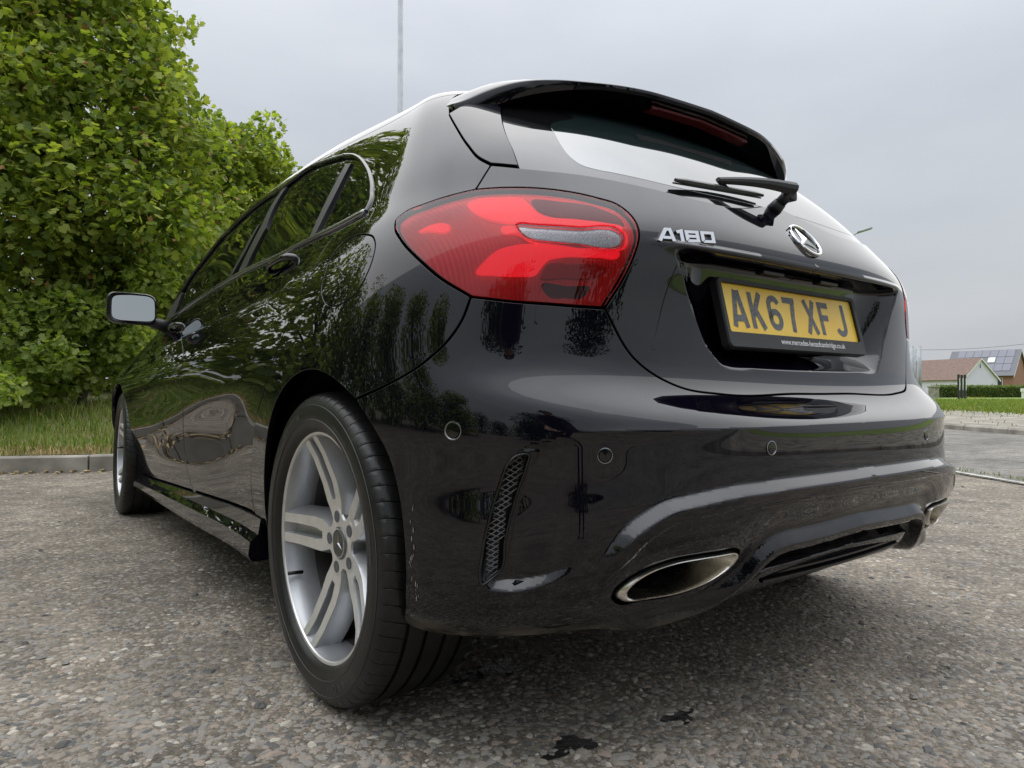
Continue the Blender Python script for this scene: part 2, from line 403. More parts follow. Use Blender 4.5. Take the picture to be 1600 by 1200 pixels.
def curve(P, step=0.008, closed=False):
    """smooth (Catmull-Rom) curve through traced points"""
    P = np.asarray(P, float); n = len(P)
    if n < 3: return resample(P, step, closed)
    out_ = []
    rngi = range(n if closed else n-1)
    for i in rngi:
        g = lambda k: P[k % n] if closed else (P[k] if 0 <= k < n else (2*P[0]-P[1] if k < 0 else 2*P[-1]-P[-2]))
        a, b, c, d = g(i-1), g(i), g(i+1), g(i+2)
        # centripetal-like tangents
        l0, l1, l2 = (max(1e-9, np.linalg.norm(b-a)), max(1e-9, np.linalg.norm(c-b)), max(1e-9, np.linalg.norm(d-c)))
        m1 = ((b-a)/l0*l1+(c-b)/l1*l0)/(l0+l1); m2 = ((c-b)/l1*l2+(d-c)/l2*l1)/(l1+l2)
        for t in np.linspace(0, 1, 12, endpoint=False):
            h00, h10, h01, h11 = 2*t**3-3*t*t+1, t**3-2*t*t+t, -2*t**3+3*t*t, t**3-t*t
            out_.append(h00*b+h10*l1*m1+h01*c+h11*l1*m2)
    if not closed: out_.append(P[-1])
    return resample(np.array(out_), step, closed)
def inside(poly, x, y):
    c = np.zeros(len(x), bool); n = len(poly); X, Y = poly[:, 0], poly[:, 1]; j = n-1
    for i in range(n):
        m = ((Y[i] > y) != (Y[j] > y))
        if m.any():
            xi = (X[j]-X[i])*(y-Y[i])/((Y[j]-Y[i]) if Y[j] != Y[i] else 1e-12)+X[i]
            c ^= m & (x < xi)
        j = i
    return c
def seg_dist(P, x, y):
    d = np.full(len(x), 1e9)
    for a, b in zip(P[:-1], P[1:]):
        ab = b-a; l = max(1e-12, ab@ab); t = np.clip(((x-a[0])*ab[0]+(y-a[1])*ab[1])/l, 0, 1)
        d = np.minimum(d, np.hypot(x-a[0]-t*ab[0], y-a[1]-t*ab[1]))
    return d
def seg_near(P, x, y):
    """distance to a polyline and arc position of the nearest point"""
    d = np.full(len(x), 1e9); sp = np.zeros(len(x)); acc = 0.0
    for a, b in zip(P[:-1], P[1:]):
        ab = b-a; l = max(1e-12, ab@ab); t = np.clip(((x-a[0])*ab[0]+(y-a[1])*ab[1])/l, 0, 1); q = np.hypot(x-a[0]-t*ab[0], y-a[1]-t*ab[1])
        m = q < d; d[m] = q[m]; sp[m] = acc+t[m]*math.sqrt(l); acc += math.sqrt(l)
    return d, sp
def offset_loop(P, d):
    """move a closed loop inwards by d (domain units)"""
    A = 0.5*np.sum(P[:, 0]*np.roll(P[:, 1], -1)-np.roll(P[:, 0], -1)*P[:, 1]); s = 1 if A > 0 else -1
    e = nrm(np.roll(P, -1, 0)-P); e0 = np.roll(e, 1, 0)
    n0 = np.stack([-e0[:, 1], e0[:, 0]], 1); n1_ = np.stack([-e[:, 1], e[:, 0]], 1)
    m = nrm(n0+n1_); k = 1/np.maximum(0.5, np.sum(m*n1_, 1))
    return P+m*(d*s*k)[:, None]
def panel(name, loop, mats, parent=None, F=S, step=0.012, gap=0.0018, depth=0.014, holes=(), side='both', centre=False, edge=0.0011, dense=None, creases=(), eps=.0025):
    """mesh one body panel: boundary loop in the domain, rounded edge and flange, mirrored to the right"""
    loop = np.asarray(loop, float)
    onc = loop[:, 0] < 1e-6
    L0 = offset_loop(loop, gap+edge) if gap > 0 else loop.copy()
    if centre: L0[onc, 0] = 0
    L0[:, 0] = np.clip(L0[:, 0], 0, UL[-1]); L0[:, 1] = np.clip(L0[:, 1], 0, VLEN[-1])
    loops = [L0]+[np.asarray(offset_loop(h, -(gap+edge)) if gap > 0 else h, float) for h in holes]
    lo, hi = L0.min(0), L0.max(0)
    def gridpts(st, lo, hi):
        nx, ny = int((hi[0]-lo[0])/st)+2, int((hi[1]-lo[1])/(st*0.87))+2
        gx, gy = np.meshgrid(np.arange(nx)*st, np.arange(ny)*st*0.87, indexing='ij'); gx = gx+(np.arange(ny) % 2)[None, :]*st/2
        return np.stack([gx.ravel()+lo[0], gy.ravel()+lo[1]], 1)
    G = gridpts(step, lo, hi)
    if dense is not None:
        dlo, dhi, dst = dense
        ins = (G[:, 0] > dlo[0]) & (G[:, 0] < dhi[0]) & (G[:, 1] > dlo[1]) & (G[:, 1] < dhi[1])
        G = np.vstack([G[~ins], gridpts(dst, np.array(dlo), np.array(dhi))])
    ok = inside(L0, G[:, 0], G[:, 1])
    if centre: ok &= G[:, 0] > step*0.4
    G = G[ok]
    md = 0.45*(step if dense is None else dense[2])
    for lp in loops:
        cl = np.vstack([lp, lp[:1]]); G = G[seg_dist(cl, G[:, 0], G[:, 1]) > md]
    for lp in loops[1:]: G = G[~inside(lp, G[:, 0], G[:, 1])]
    cl2 = []
    for cr in creases:
        ok = inside(L0, cr[:, 0], cr[:, 1])
        for lp in loops:
            ok &= seg_dist(np.vstack([lp, lp[:1]]), cr[:, 0], cr[:, 1]) > md*1.2
        for lp in loops[1:]: ok &= ~inside(lp, cr[:, 0], cr[:, 1])
        run = []
        for i in range(len(cr)):
            if ok[i]: run.append(cr[i])
            if (not ok[i] or i == len(cr)-1) and run:
                if len(run) > 2: cl2.append(np.array(run))
                run = []
    for cr in cl2: G = G[seg_dist(cr, G[:, 0], G[:, 1]) > md*.8]
    pts = []; edges = []
    for lp in loops:
        b = len(pts); pts += [tuple(p) for p in lp]; edges += [(b+i, b+(i+1) % len(lp)) for i in range(len(lp))]
    for cr in cl2:
        b = len(pts); pts += [tuple(p) for p in cr]; edges += [(b+i, b+i+1) for i in range(len(cr)-1)]
    pts += [tuple(p) for p in G]
    r_ = delaunay_2d_cdt([Vector(p) for p in pts], edges, [], 1, 1e-9)
    vco = np.array([tuple(p) for p in r_[0]]); tri = [tuple(f) for f in r_[2]]
    tri = np.array([t for t in tri if len(t) == 3], int)
    cen = vco[tri].mean(1)
    ok = inside(L0, cen[:, 0], cen[:, 1])
    for lp in loops[1:]: ok &= ~inside(lp, cen[:, 0], cen[:, 1])
    tri = tri[ok]
    P, Nn = PN(F, vco[:, 0], vco[:, 1], eps)
    if centre: P[vco[:, 0] < 1e-6, 0] = 0; Nn[vco[:, 0] < 1e-6, 0] = 0; Nn = nrm(Nn)
    g = np.einsum('ij,ij->i', np.cross(P[tri[:, 1]]-P[tri[:, 0]], P[tri[:, 2]]-P[tri[:, 0]]), Nn[tri].sum(1))
    tri[g < 0] = tri[g < 0][:, ::-1]
    # boundary edges of the triangulation -> rounded edge + flange
    ec = {}
    for t in tri:
        for a, b in ((t[0], t[1]), (t[1], t[2]), (t[2], t[0])): ec[(a, b)] = 1
    bnd = [(a, b) for (a, b) in ec if (b, a) not in ec and not (centre and vco[a, 0] < 1e-6 and vco[b, 0] < 1e-6)]
    outd = {}
    for a, b in bnd:
        t = P[b]-P[a]
        for q in (a, b): outd[q] = outd.get(q, 0)+np.cross(t, Nn[q])
    keys = list(outd); od = nrm(np.array([outd[k_] for k_ in keys])) if keys else np.zeros((0, 3))
    V_, N_, F_ = [P], [Nn], [tuple(t) for t in tri]
    if depth > 0 and keys:
        if centre:
            cz = vco[keys, 0] < 1e-6; od[cz, 0] = 0; od = nrm(od)
        kp = P[keys]; kn = Nn[keys]; idx = {k_: i for i, k_ in enumerate(keys)}; m = len(keys); b0 = len(P)
        rings = [(kp+od*edge*.7-kn*edge*.3, nrm(kn+od)), (kp+od*edge-kn*edge, od), (kp+od*edge-kn*depth, od)]
        for rp, rn in rings: V_.append(rp); N_.append(rn)
        for a, b in bnd:
            ia, ib = idx[a], idx[b]; F_.append((b, a, b0+ia, b0+ib))
            for q in range(2): F_.append((b0+q*m+ib, b0+q*m+ia, b0+(q+1)*m+ia, b0+(q+1)*m+ib))
    V_ = np.vstack(V_); N_ = np.vstack(N_)
    flip = np.array([-1, 1, 1.0])
    objs = []
    def emit(sides):
        if len(sides) == 2:
            w = len(V_); VV = np.vstack([V_, V_*flip]); NN = np.vstack([N_, N_*flip]); FF = F_+[tuple(i+w for i in f[::-1]) for f in F_]
            if centre:
                cen_ = {i: i for i in range(w)}
                same = np.abs(V_[:, 0]) < 1e-7
                FF = F_+[tuple((i if same[i] else i+w) for i in f[::-1]) for f in F_]
        elif sides == 'R': VV, NN, FF = V_, N_, F_
        else: VV, NN, FF = V_*flip, N_*flip, [f[::-1] for f in F_]
        o = mesh(name, VV, FF, mats, parent, True, NN)
        if centre and len(sides) == 2:
            bm = bmesh.new(); bm.from_mesh(o.data)
            loose = [v for v in bm.verts if not v.link_faces]
            if loose:
                bmesh.ops.delete(bm, geom=loose, context='VERTS'); bm.to_mesh(o.data)
                keep = np.array([i for i in range(len(VV))]); used = np.zeros(len(VV), bool)
                for f in FF:
                    for i in f: used[i] = True
                o.data.normals_split_custom_set_from_vertices([tuple(n) for n in NN[used]])
            bm.free()
        objs.append(o)
    if side == 'both' and centre: emit('LR')
    elif side == 'both': emit('L'); emit('R')
    else: emit(side)
    return objs
# ------------------------------------------------------------------ shut lines and openings (photo directions dropped on to the skin)
car = empty('hatchback_car'); tag(car, 'glossy black five-door hatchback parked on the tarmac', 'car')
N1, N2, N3, N4, N5 = (743, 296), (945, 482), (736, 464), (562, 621), (767, 258)
C = {}
def pc(name, pts, step=0.008): C[name] = curve(px_uv(pts), step)
pc('lamp_quarter', [N3, (692, 438), (652, 404), (626, 375), (617, 355), (619, 343), (629, 334), (665, 318), (705, 305), N1], .006)
pc('lamp_hatch', [N1, (789, 293), (862, 296), (928, 308), (967, 321), (991, 343), (999, 367), (993, 394), (973, 438), N2], .006)
pc('lamp_bumper', [N2, (900, 479), (862, 476), (797, 471), N3], .006)
pc('quarter_bumper', [N3, (722, 500), (700, 532), (668, 562), (630, 588), (595, 606), N4])
pc('hatch_bumper', [N2, (957, 510), (975, 541), (1000, 569), (1028, 590), (1060, 604), (1100, 612), (1180, 620)])
hb_end = near_uv((0.0, -.595, .618)); C['hatch_bumper'] = curve(np.vstack([C['hatch_bumper'][::12], [(0.10, hb_end[1])], [(0, hb_end[1])]]), .008)
pc('hatch_quarter', [N1, (755, 277), N5], .006)
pc('glass_bottom', [N5, (811, 262), (855, 266), (925, 274.5), (960, 281), (1016, 293), (1091, 311.6), (1147, 325)])
gb_end = C['glass_bottom'][-1]; C['glass_bottom'] = curve(np.vstack([C['glass_bottom'][::8], [(0.0, near_uv((0, -.484, 1.045))[1])]]), .008)
pc('blade_quarter', [N5, (750, 249), (732, 229), (715, 203), (702, 180)], .006)
pc('blade_top', [(702, 180), (732, 163), (767, 151), (784, 157)], .006)
pc('blade_glass', [(784, 157), (783, 172), (785, 190), (790, 208), (801, 233), (811, 262)], .006)
roof_seam = [near_uv(p) for p in ((.615, -.10, 1.26), (.585, -.07, 1.30), (.53, -.06, 1.33), (.40, -.075, 1.352), (.2, -.09, 1.36), (0, -.095, 1.362))]
roof_seam[-1] = (0.0, roof_seam[-1][1])
C['roof_seam'] = curve(np.vstack([C['blade_quarter'][-1:], roof_seam]), .01)
pc('window_rear', [(571, 332), (578, 319), (581, 298), (578, 275), (568, 255), (554, 244), (538, 243)], .006)
pc('window_top', [(538, 243), (510, 251.5), (475, 268), (447, 290), (417, 309), (386, 333), (361, 357), (334, 386), (305, 423), (284, 456), (271, 475)], .012)
pc('belt', [(571, 332), (533, 352), (487, 374), (440, 398), (417, 408), (379, 426), (348, 444), (305, 471), (274, 493), (258, 503)], .012)
pc('door_rear', [(566, 335), (533, 361), (515, 377), (498, 405), (478, 445), (450, 505), (428, 560), (410, 617), (400, 650), (394, 700), (392, 750), (395, 786), (399, 803)], .012)
pc('door_mid', [(366, 433), (340, 457), (310, 484), (292, 505), (286, 527), (284, 575), (286, 625), (284, 675), (284, 700), (290, 730), (304, 771)], .012)
def arch(yc, r, a0, a1, n=40):
    q = []
    for a in np.linspace(R(a0), R(a1), n):
        h = cast((-2, yc+r*math.cos(a), .312+r*math.sin(a)), (1, 0, 0)); q.append(h)
    return np.array(q)
RA, FA = .362, .358
C['door_front'] = curve(np.vstack([C['belt'][-1:], [near_uv(p) for p in ((.81, 2.10, .86), (.85, 2.15, .78), (.875, 2.19, .70), (.88, 2.215, .60), (.87, 2.235, .50), (.865, 2.29, .42), (.86, 2.348, .37))]]), .012)
def sidept(y, z): return cast((-2, y, z), (1, 0, 0))
# wheel arches: angle 0 = towards the front of the car
C['arch_rear_back'] = curve(px_uv([(555, 624), (578, 661), (604, 708), (620, 762), (629, 827), (633, 895), (633, 945)]), .01)
C['quarter_bumper'][-1] = C['arch_rear_back'][0]
C['arch_rear_top'] = np.vstack([arch(-.012, RA, -4, 116, 36), C['arch_rear_back'][:1]])
SILL_Z = .275
C['arch_front_back'] = arch(2.699, FA, 176, 90, 30)
C['sill'] = np.array([sidept(y, float(np.interp(y, [.35, 1.05, 2.05, 2.3], [.318, .293, .248, .242]))) for y in np.linspace(.352, 2.30, 60)])
C['fuel'] = curve(px_uv([(573, 367), (582, 370), (586, 384), (582, 405), (571, 433), (557, 457), (540, 471), (522, 478), (511, 475), (504, 463), (503, 449), (508, 429), (517, 403), (533, 382), (552, 370)]), .008, True)

# ------------------------------------------------------------------ relief of the rear bumper
def px_xz(pts):
    q = px_uv(pts); p = S(q[:, 0], q[:, 1]); return p[:, [0, 2]]
def toc(P, zend):          # complete a half curve to the centre line
    P = np.asarray(P); return np.vstack([P, [(0.0, zend)]])
L1 = px_xz([(905, 908), (913, 899), (952, 852), (974, 825), (1003, 803), (1039, 783), (1080, 773), (1134, 761), (1200, 751)])
L1 = curve(toc(L1, L1[-1, 1]+.004), .01)
L2 = px_xz([(940, 966), (1001, 951), (1069, 937), (1114, 917), (1147, 893), (1181, 857), (1204, 839), (1226, 830), (1250, 825)])
L2 = curve(toc(L2, L2[-1, 1]+.006), .01)
def region(cv): return np.vstack([cv, [(0, 0.05)], [(cv[0, 0]+.03, 0.05)], [cv[0]+np.array([.02, -.06])]])
RG1, RG2 = region(L1), region(L2)
def sdist(cv, rg, x, z):
    d, sp = seg_near(cv, x, z); return np.where(inside(rg, x, z), d, -d), sp
VL = px_xz([(808, 708), (793, 725), (780, 757), (762, 816), (752, 870), (748, 900), (750, 913)])
VB = px_xz([(750, 913), (765, 922), (800, 925), (830, 920), (860, 911), (890, 898)])
INS = np.vstack([VL, VB[1:], px_xz([(1080, 870), (1120, 672), (900, 684), (830, 692)])])
def ledge(d, w, h):
    """profile: 0 above, a sharp outward ramp over w, then a face that stays out"""
    return h*np.clip(d/w, 0, 1)
def F_bumper(U, V):
    P = S(U, V); Nn = nrm(FN(S, U, V, .004)[1]*NSIGN)
    x, z = P[:, 0], P[:, 2]; off = np.zeros(len(x))
    low = (z < .60)
    if low.any():
        xl, zl = x[low], z[low]
        (d1, s1), (d2, s2) = sdist(L1, RG1, xl, zl), sdist(L2, RG2, xl, zl); f1, f2 = sst(.0, .10, s1), sst(.0, .07, s2)
        fx = 1-sst(.60, .70, xl)                       # relief dies out towards the corner
        k = np.clip(d1, 0, None); q = np.clip((k-.036)/np.maximum(.02, k-.036+np.clip(-d2, 0, None)), 0, 1)
        p1 = np.interp(k, [0, .0005, .0160, .0170, .0340, .0355, .040], [0, .0004, .0205, .0212, .0205, .0178, .0175])
        p1 = np.where(k > .040, .0175*(1-sst(0, 1, q))-.004*np.sin(np.pi*q), p1)
        k2 = np.clip(d2, 0, None)
        c2 = 1-sst(.26, .40, xl)
        p2_ = np.interp(k2, [0, .0005, .0155, .0165, .028], [0, .0004, .0195, .020, .019])
        deep = np.interp(k2, [.028, .033, .058, .063, .12], [.019, -.018, -.018, .008, .002])
        shal = np.interp(k2, [.028, .06], [.019, -.01])
        p2_ = np.where(k2 > .028, c2*deep+(1-c2)*shal, p2_)
        o = np.where(d1 > 0, np.where(d2 > 0, p2_*f2, p1*f1), 0)*fx
        # inset field between the side vent and the middle
        ii = inside(INS, xl, zl)
        dv = seg_dist(VL, xl, zl); db = seg_dist(VB, xl, zl)
        dep = .020*np.clip(dv/.026, 0, 1)**.8*np.clip(db/.012, 0, 1)*sst(.655, .755, xl)*np.clip((.558-zl)/.016, 0, 1)
        o = o-np.where(ii, dep, 0)
        o = o+.0035*np.exp(-np.abs(zl-.5672)/.009)*(1-sst(.60, .72, xl))
        off[low] = o
    return P+Nn*off[:, None]
# ------------------------------------------------------------------ relief of the tailgate: number plate recess
def F_hatch(U, V):
    P = S(U, V); x, z = P[:, 0], P[:, 2]
    xe = np.interp(z, [.66, .684, .72, .885, .90], [.28, .31, .345, .432, .437])
    t = np.clip((xe-x)/np.interp(z, [.68, .88], [.10, .135]), 0, 1); a = 1-(1-t)**2.2; a = a*(1-.0*t)
    b = (1-(1-np.clip((z-.676)/.052, 0, 1))**2)*np.clip((.8885-z)/.010, 0, 1)
    ok = (z > .66) & (z < .90) & (x < .5)
    lip = .006*np.exp(-((z-.894)/.012)**2)*(1-sst(.40, .50, x))*ok
    P = P.copy(); P[:, 1] += np.where(ok, .060*a*b-lip, 0)
    return P
def rev(c): return c[::-1]
def join(*cs):
    cs = [c for c in cs if len(c)]
    out_ = [cs[0]]
    for c in cs[1:]:
        out_.append(c[1:] if np.linalg.norm(out_[-1][-1]-c[0]) < 1e-3 else c)
    q = np.vstack(out_)
    return q[:-1] if np.linalg.norm(q[0]-q[-1]) < 1e-3 else q
vb = float(VLEN[int(np.argmin(abs(VG-0.9)))])      # domain height of the lower edge
blk = MAT['black_paint']
# bumper
exh = curve(px_uv([(957, 934), (961, 922), (974, 907), (1001, 887), (1035, 874), (1080, 865), (1125, 859), (1146, 857), (1155, 862), (1152, 874), (1127, 897), (1093, 917), (1058, 930), (1001, 939), (965, 943)]), .006, True)
vent = curve(px_uv([(807, 712), (826, 711), (822, 728), (809, 762), (796, 803), (786, 848), (778, 897), (764, 909), (752, 914), (750, 904), (753, 870), (763, 816), (781, 757), (794, 725)]), .006, True)
vmid = np.array([(0, v) for v in np.arange(vb, hb_end[1], .006)])
ar = C['arch_rear_back']; ar_end = ar[-1]
bot = np.array([(u, vb) for u in np.arange(0.0, float(ar_end[0])-.02, .01)])
_low = curve(np.vstack([ar[-1], px_uv([(637, 975)]), [(float(ar_end[0])-.012, vb+.012)], bot[-1]]), .006)
bumper_loop = join(vmid, rev(C['hatch_bumper']), C['lamp_bumper'], C['quarter_bumper'], ar, _low, rev(bot))
def xz_uv(P):
    r_ = []
    for x, z in P:
        h = cast((-max(x, .002), -3, z), (0, 1, 0)); r_.append(h)
    r_ = np.array(r_); return r_
def shift(cv, d):
    t_ = nrm(np.gradient(cv, axis=0)); n_ = np.stack([t_[:, 1], -t_[:, 0]], 1)
    if n_[len(cv)//2, 1] > 0: n_ = -n_
    return cv+n_*d
crs = []
for cv, ds in ((L1, (0, .0165, .0345)), (L2, (0, .016, .028, .033, .058, .063))):
    for d in ds:
        q = shift(cv, d); q = q[(q[:, 0] > .012) & (q[:, 1] > .215)]; crs.append(resample(xz_uv(q), .007))
crs.append(resample(np.vstack([xz_uv([(x, .5675) for x in np.linspace(.012, .60, 30)])]), .007))
crs.append(resample(xz_uv(VL), .006)); crs.append(resample(xz_uv(VB), .006))
BUMPER = panel('rear_bumper', bumper_loop, blk, car, F=F_bumper, step=.010, holes=(exh, vent), centre=True, dense=((0.0, vb+.004), (.86, .475), .0040), creases=crs, eps=.0013)[0]
hat_mid = np.array([(0, v) for v in np.arange(hb_end[1], C['glass_bottom'][-1][1], .006)])
hatch_loop = join(hat_mid, rev(C['glass_bottom']), rev(C['hatch_quarter']), C['lamp_hatch'], C['hatch_bumper'])
HATCH = panel('tailgate', hatch_loop, blk, car, F=F_hatch, step=.0065, centre=True)[0]
# side and roof skin
rs_end = C['roof_seam'][-1]
ws_top = near_uv((0, 1.50, 1.385)); roof_mid = np.array([(0.0, v) for v in np.arange(rs_end[1], VLEN[-1]-.004, .02)])
Vr = float(np.interp(16.82, VG, VLEN))
rsm = C['roof_seam']; ir = int(np.argmax(rsm[:, 1] > Vr)); rs_lo = np.vstack([rsm[:ir], [(np.interp(Vr, rsm[ir-1:ir+1, 1], rsm[ir-1:ir+1, 0]), Vr)]]); rs_hi = np.vstack([rs_lo[-1:], rsm[ir:]])
# windscreen pillar line on the skin, from the roof edge down to the mirror corner
pil_hi = near_uv((.50, 1.42, 1.365)); pil_hi = (pil_hi[0], Vr)
pil = curve(np.array([pil_hi]+[near_uv(p) for p in ((.575, 1.60, 1.27), (.63, 1.80, 1.16), (.685, 2.02, 1.05), (.72, 2.18, .985))]), .015)
corner = near_uv((.765, 2.02, .925))
wt = C['window_top']; bel = C['belt']
edge_r = np.array([(u, Vr) for u in np.arange(rs_lo[-1][0]+.015, pil_hi[0]-.005, .02)])
q_loop = join(edge_r, pil, curve(np.vstack([pil[-1], bel[-1]]), .02), curve(np.vstack([bel[-1], wt[-1]]), .01), rev(wt), rev(C['window_rear']),
              C['door_rear'], curve(np.vstack([C['door_rear'][-1], C['arch_rear_top'][0]]), .008), C['arch_rear_top'],
              rev(C['quarter_bumper']), C['lamp_quarter'], C['hatch_quarter'], C['blade_quarter'], rs_lo)
QUARTER = panel('body_side', q_loop, blk, car, step=.014, holes=(C['fuel'],))
FUEL = panel('fuel_flap', C['fuel'], blk, car, step=.010, side='L', gap=.0012)
FUEL[0]['label'] = 'rounded filler flap'
# roof
def sgrid(name, us, vs_, mats, parent, off=0.0, F=S, both=True):
    Ug, Vg = np.meshgrid(us, vs_, indexing='ij'); P, Nn = PN(F, Ug.ravel(), Vg.ravel())
    P = P+Nn*off; P[:, 0] = np.maximum(P[:, 0], 0); w = len(vs_)
    F_ = [(i*w+j, (i+1)*w+j, (i+1)*w+j+1, i*w+j+1) for i in range(len(us)-1) for j in range(w-1)]
    fl = np.array([-1, 1, 1.0])
    n = len(P); VV = np.vstack([P, P*fl]); NN = np.vstack([Nn, Nn*fl]); FF = F_+[tuple(i+n for i in f[::-1]) for f in F_]
    return mesh(name, VV, FF, mats, parent, True, NN)
wtop = near_uv((0, 1.40, 1.408))[1]
roof_loop = join(rs_hi, np.array([(0.0, v) for v in np.arange(rs_hi[-1][1]+.02, VLEN[-1]-.003, .02)]), np.array([(u, VLEN[-1]-.001) for u in np.arange(0.0, UL[-1], .03)]),
                 np.array([(UL[-1], v) for v in np.arange(VLEN[-1]-.001, wtop, -.02)]), curve(np.vstack([(UL[-1], wtop), near_uv((.3, 1.395, 1.395)), pil_hi]), .02), rev(edge_r))
ROOF = panel('roof', roof_loop, blk, car, step=.02, gap=0, depth=0)
# doors
dmb = C['door_mid']; drr = C['door_rear']; dfr = C['door_front']; sill = C['sill']
def near_i(c, p): return int(np.argmin(np.linalg.norm(c-p, axis=1)))
i0, i1 = near_i(bel, drr[0]), near_i(bel, dmb[0])
s0, s1, s2 = near_i(sill, drr[-1]), near_i(sill, dmb[-1]), len(sill)-1
def F_door(U, V):
    """the scooped lower flank: a hollow that climbs towards the rear wheel"""
    P = S(U, V); y, z = P[:, 1], P[:, 2]
    line = np.interp(y, [.2, .5, 1.1, 1.9, 2.3], [.60, .56, .49, .40, .37])
    d = z-line
    hol = -.008*np.exp(-((d+.03)/.095)**2)*sst(.22, .8, y)
    rid = .004*np.exp(-((d-.09)/.045)**2)*sst(.25, .7, y)
    up = np.interp(y, [-.3, .5, 1.5, 2.3, 2.8], [.885, .862, .815, .775, .75]); cr = .0055*np.exp(-np.abs(z-up)/.018)*sst(.15, .4, y)
    P = P.copy(); P[:, 0] += hol+rid+cr
    return P
door_r = join(bel[i0:i1], dmb, rev(sill[s0+1:s1]), rev(drr))
DOOR_R = panel('rear_door', door_r, blk, car, F=F_door, step=.011)
afb = C['arch_front_back']            # from the sill (176 deg) up to the top (90 deg)
ia = near_i(afb, dfr[-1])
door_f = join(bel[i1:], dfr, rev(afb[:ia]), curve(np.vstack([afb[0], sill[-1]]), .01), rev(sill[s1+1:]), rev(dmb))
DOOR_F = panel('front_door', door_f, blk, car, F=F_door, step=.011)
# front wing, bonnet and nose (mostly out of sight)
aff = arch(2.699, FA, 90, 4, 30)
bon = curve(np.array([near_uv(p) for p in ((.72, 2.18, .985), (.70, 2.6, .90), (.62, 3.05, .83), (.45, 3.35, .80))]), .02)
wing = join(dfr[:near_i(dfr, dfr[-1])], afb[ia:], aff, curve(np.vstack([aff[-1], near_uv((.82, 3.15, .25)), near_uv((.7, 3.35, .25)), (UL[-1]-.3, float(np.interp(2, VG, VLEN)))]), .02),
            curve(np.vstack([(UL[-1]-.3, float(np.interp(2, VG, VLEN))), (UL[-1]-.3, float(np.interp(7, VG, VLEN))), bon[-1]]), .02), rev(bon), curve(np.vstack([bon[0], dfr[0]]), .02))
WING = panel('front_wing', wing, blk, car, F=F_door, step=.018)
un = UL[-1]-.3
sgrid('front_bumper', np.linspace(un+.006, UL[-1], 14), np.linspace(np.interp(1, VG, VLEN), np.interp(10.2, VG, VLEN), 40), blk, car)
def bonnet_grid():
    us = np.linspace(0, 1, 16); a = []; rows = 18
    for t in np.linspace(0, 1, rows):
        y = 2.20+1.22*t; h = BV.ray_cast(Vector((-.02, y, 2)), Vector((0, 0, -1)))
        xm = np.interp(y, [2.18, 2.6, 3.05, 3.42], [.715, .692, .61, .40])
        for s_ in us:
            h = BV.ray_cast(Vector((-(xm*s_+.002), y, 2)), Vector((0, 0, -1))); a.append((xm*s_, y, (h[0][2] if h[0] else .8)))
    w = len(us); F_ = [(i*w+j, i*w+j+1, (i+1)*w+j+1, (i+1)*w+j) for i in range(rows-1) for j in range(w-1)]
    a = np.array(a); n = len(a)
    return mesh('bonnet', np.vstack([a, a*np.array([-1, 1, 1])]), F_+[tuple(i+n for i in f[::-1]) for f in F_], blk, car)
bonnet_grid()
# dark inner shell behind the shut lines
def shell():
    us = UL[::6]; vs_ = VLEN[::5]; Ug, Vg = np.meshgrid(us, vs_, indexing='ij'); P, Nn = PN(S, Ug.ravel(), Vg.ravel()); P0 = P.copy()
    P = P-Nn*.030; P[:, 0] = np.maximum(P[:, 0], 0); w = len(vs_); F_ = []
    cut = lambda p: min(math.hypot(p[1]+.012, p[2]-.312), math.hypot(p[1]-2.699, p[2]-.312)) < .40 and abs(p[0]) > .45 or (p[1] < -.42 and p[2] < .66) or (p[1] < -.30 and p[2] > .66 and p[0] < .55)
    for i in range(len(us)-1):
        for j in range(w-1):
            f = (i*w+j, (i+1)*w+j, (i+1)*w+j+1, i*w+j+1)
            if not any(cut(P0[k]) for k in f): F_.append(f)
    n = len(P); return mesh('inner_shell', np.vstack([P, P*np.array([-1, 1, 1])]), F_+[tuple(i+n for i in f[::-1]) for f in F_], MAT['void'], car)
shell()
# ------------------------------------------------------------------ lamps, glass, trim
FLIP = np.array([-1, 1, 1.0])
def Foff(off, base=S):
    def f(U, V):
        P, Nn = PN(base, U, V); return P+Nn*off
    return f
lens_m = bpy.data.materials.new('red_lens'); lens_m.use_nodes = True; t = lens_m.node_tree; t.nodes.clear()
o_ = N(t, 'ShaderNodeOutputMaterial'); tr = N(t, 'ShaderNodeBsdfTransparent'); tr.inputs[0].default_value = (0.98, 0.42, 0.44, 1)
gl = N(t, 'ShaderNodeBsdfGlossy'); gl.inputs['Roughness'].default_value = 0.015; fr = N(t, 'ShaderNodeFresnel'); fr.inputs[0].default_value = 1.52
mx = N(t, 'ShaderNodeMixShader'); L(t, fr.outputs[0], mx.inputs[0]); L(t, tr.outputs[0], mx.inputs[1]); L(t, gl.outputs[0], mx.inputs[2]); L(t, mx.outputs[0], o_.inputs[0])
simple('lamp_housing', (0.78, 0.10, 0.11), 0.35, metal=0.2, noise=0.25, nscale=5)
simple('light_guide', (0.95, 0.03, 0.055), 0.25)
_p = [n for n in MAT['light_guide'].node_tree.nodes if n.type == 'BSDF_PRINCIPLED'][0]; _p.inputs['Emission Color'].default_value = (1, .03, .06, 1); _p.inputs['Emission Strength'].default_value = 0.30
simple('reflector_red', (0.55, 0.02, 0.03), 0.3, bump=0.5, bscale=500)
simple('lamp_clear', (0.42, 0.44, 0.46), 0.16, metal=0.7, bump=0.6, bscale=420)
simple('lamp_dark', (0.03, 0.006, 0.007), 0.4)
simple('lamp_smoke', (0.22, 0.075, 0.085), 0.3)
lamp_loop = join(C['lamp_quarter'], C['lamp_hatch'], C['lamp_bumper'])
def z1(pts): return [(600+a/3.8095, 270+b/3.8095) for a, b in pts]
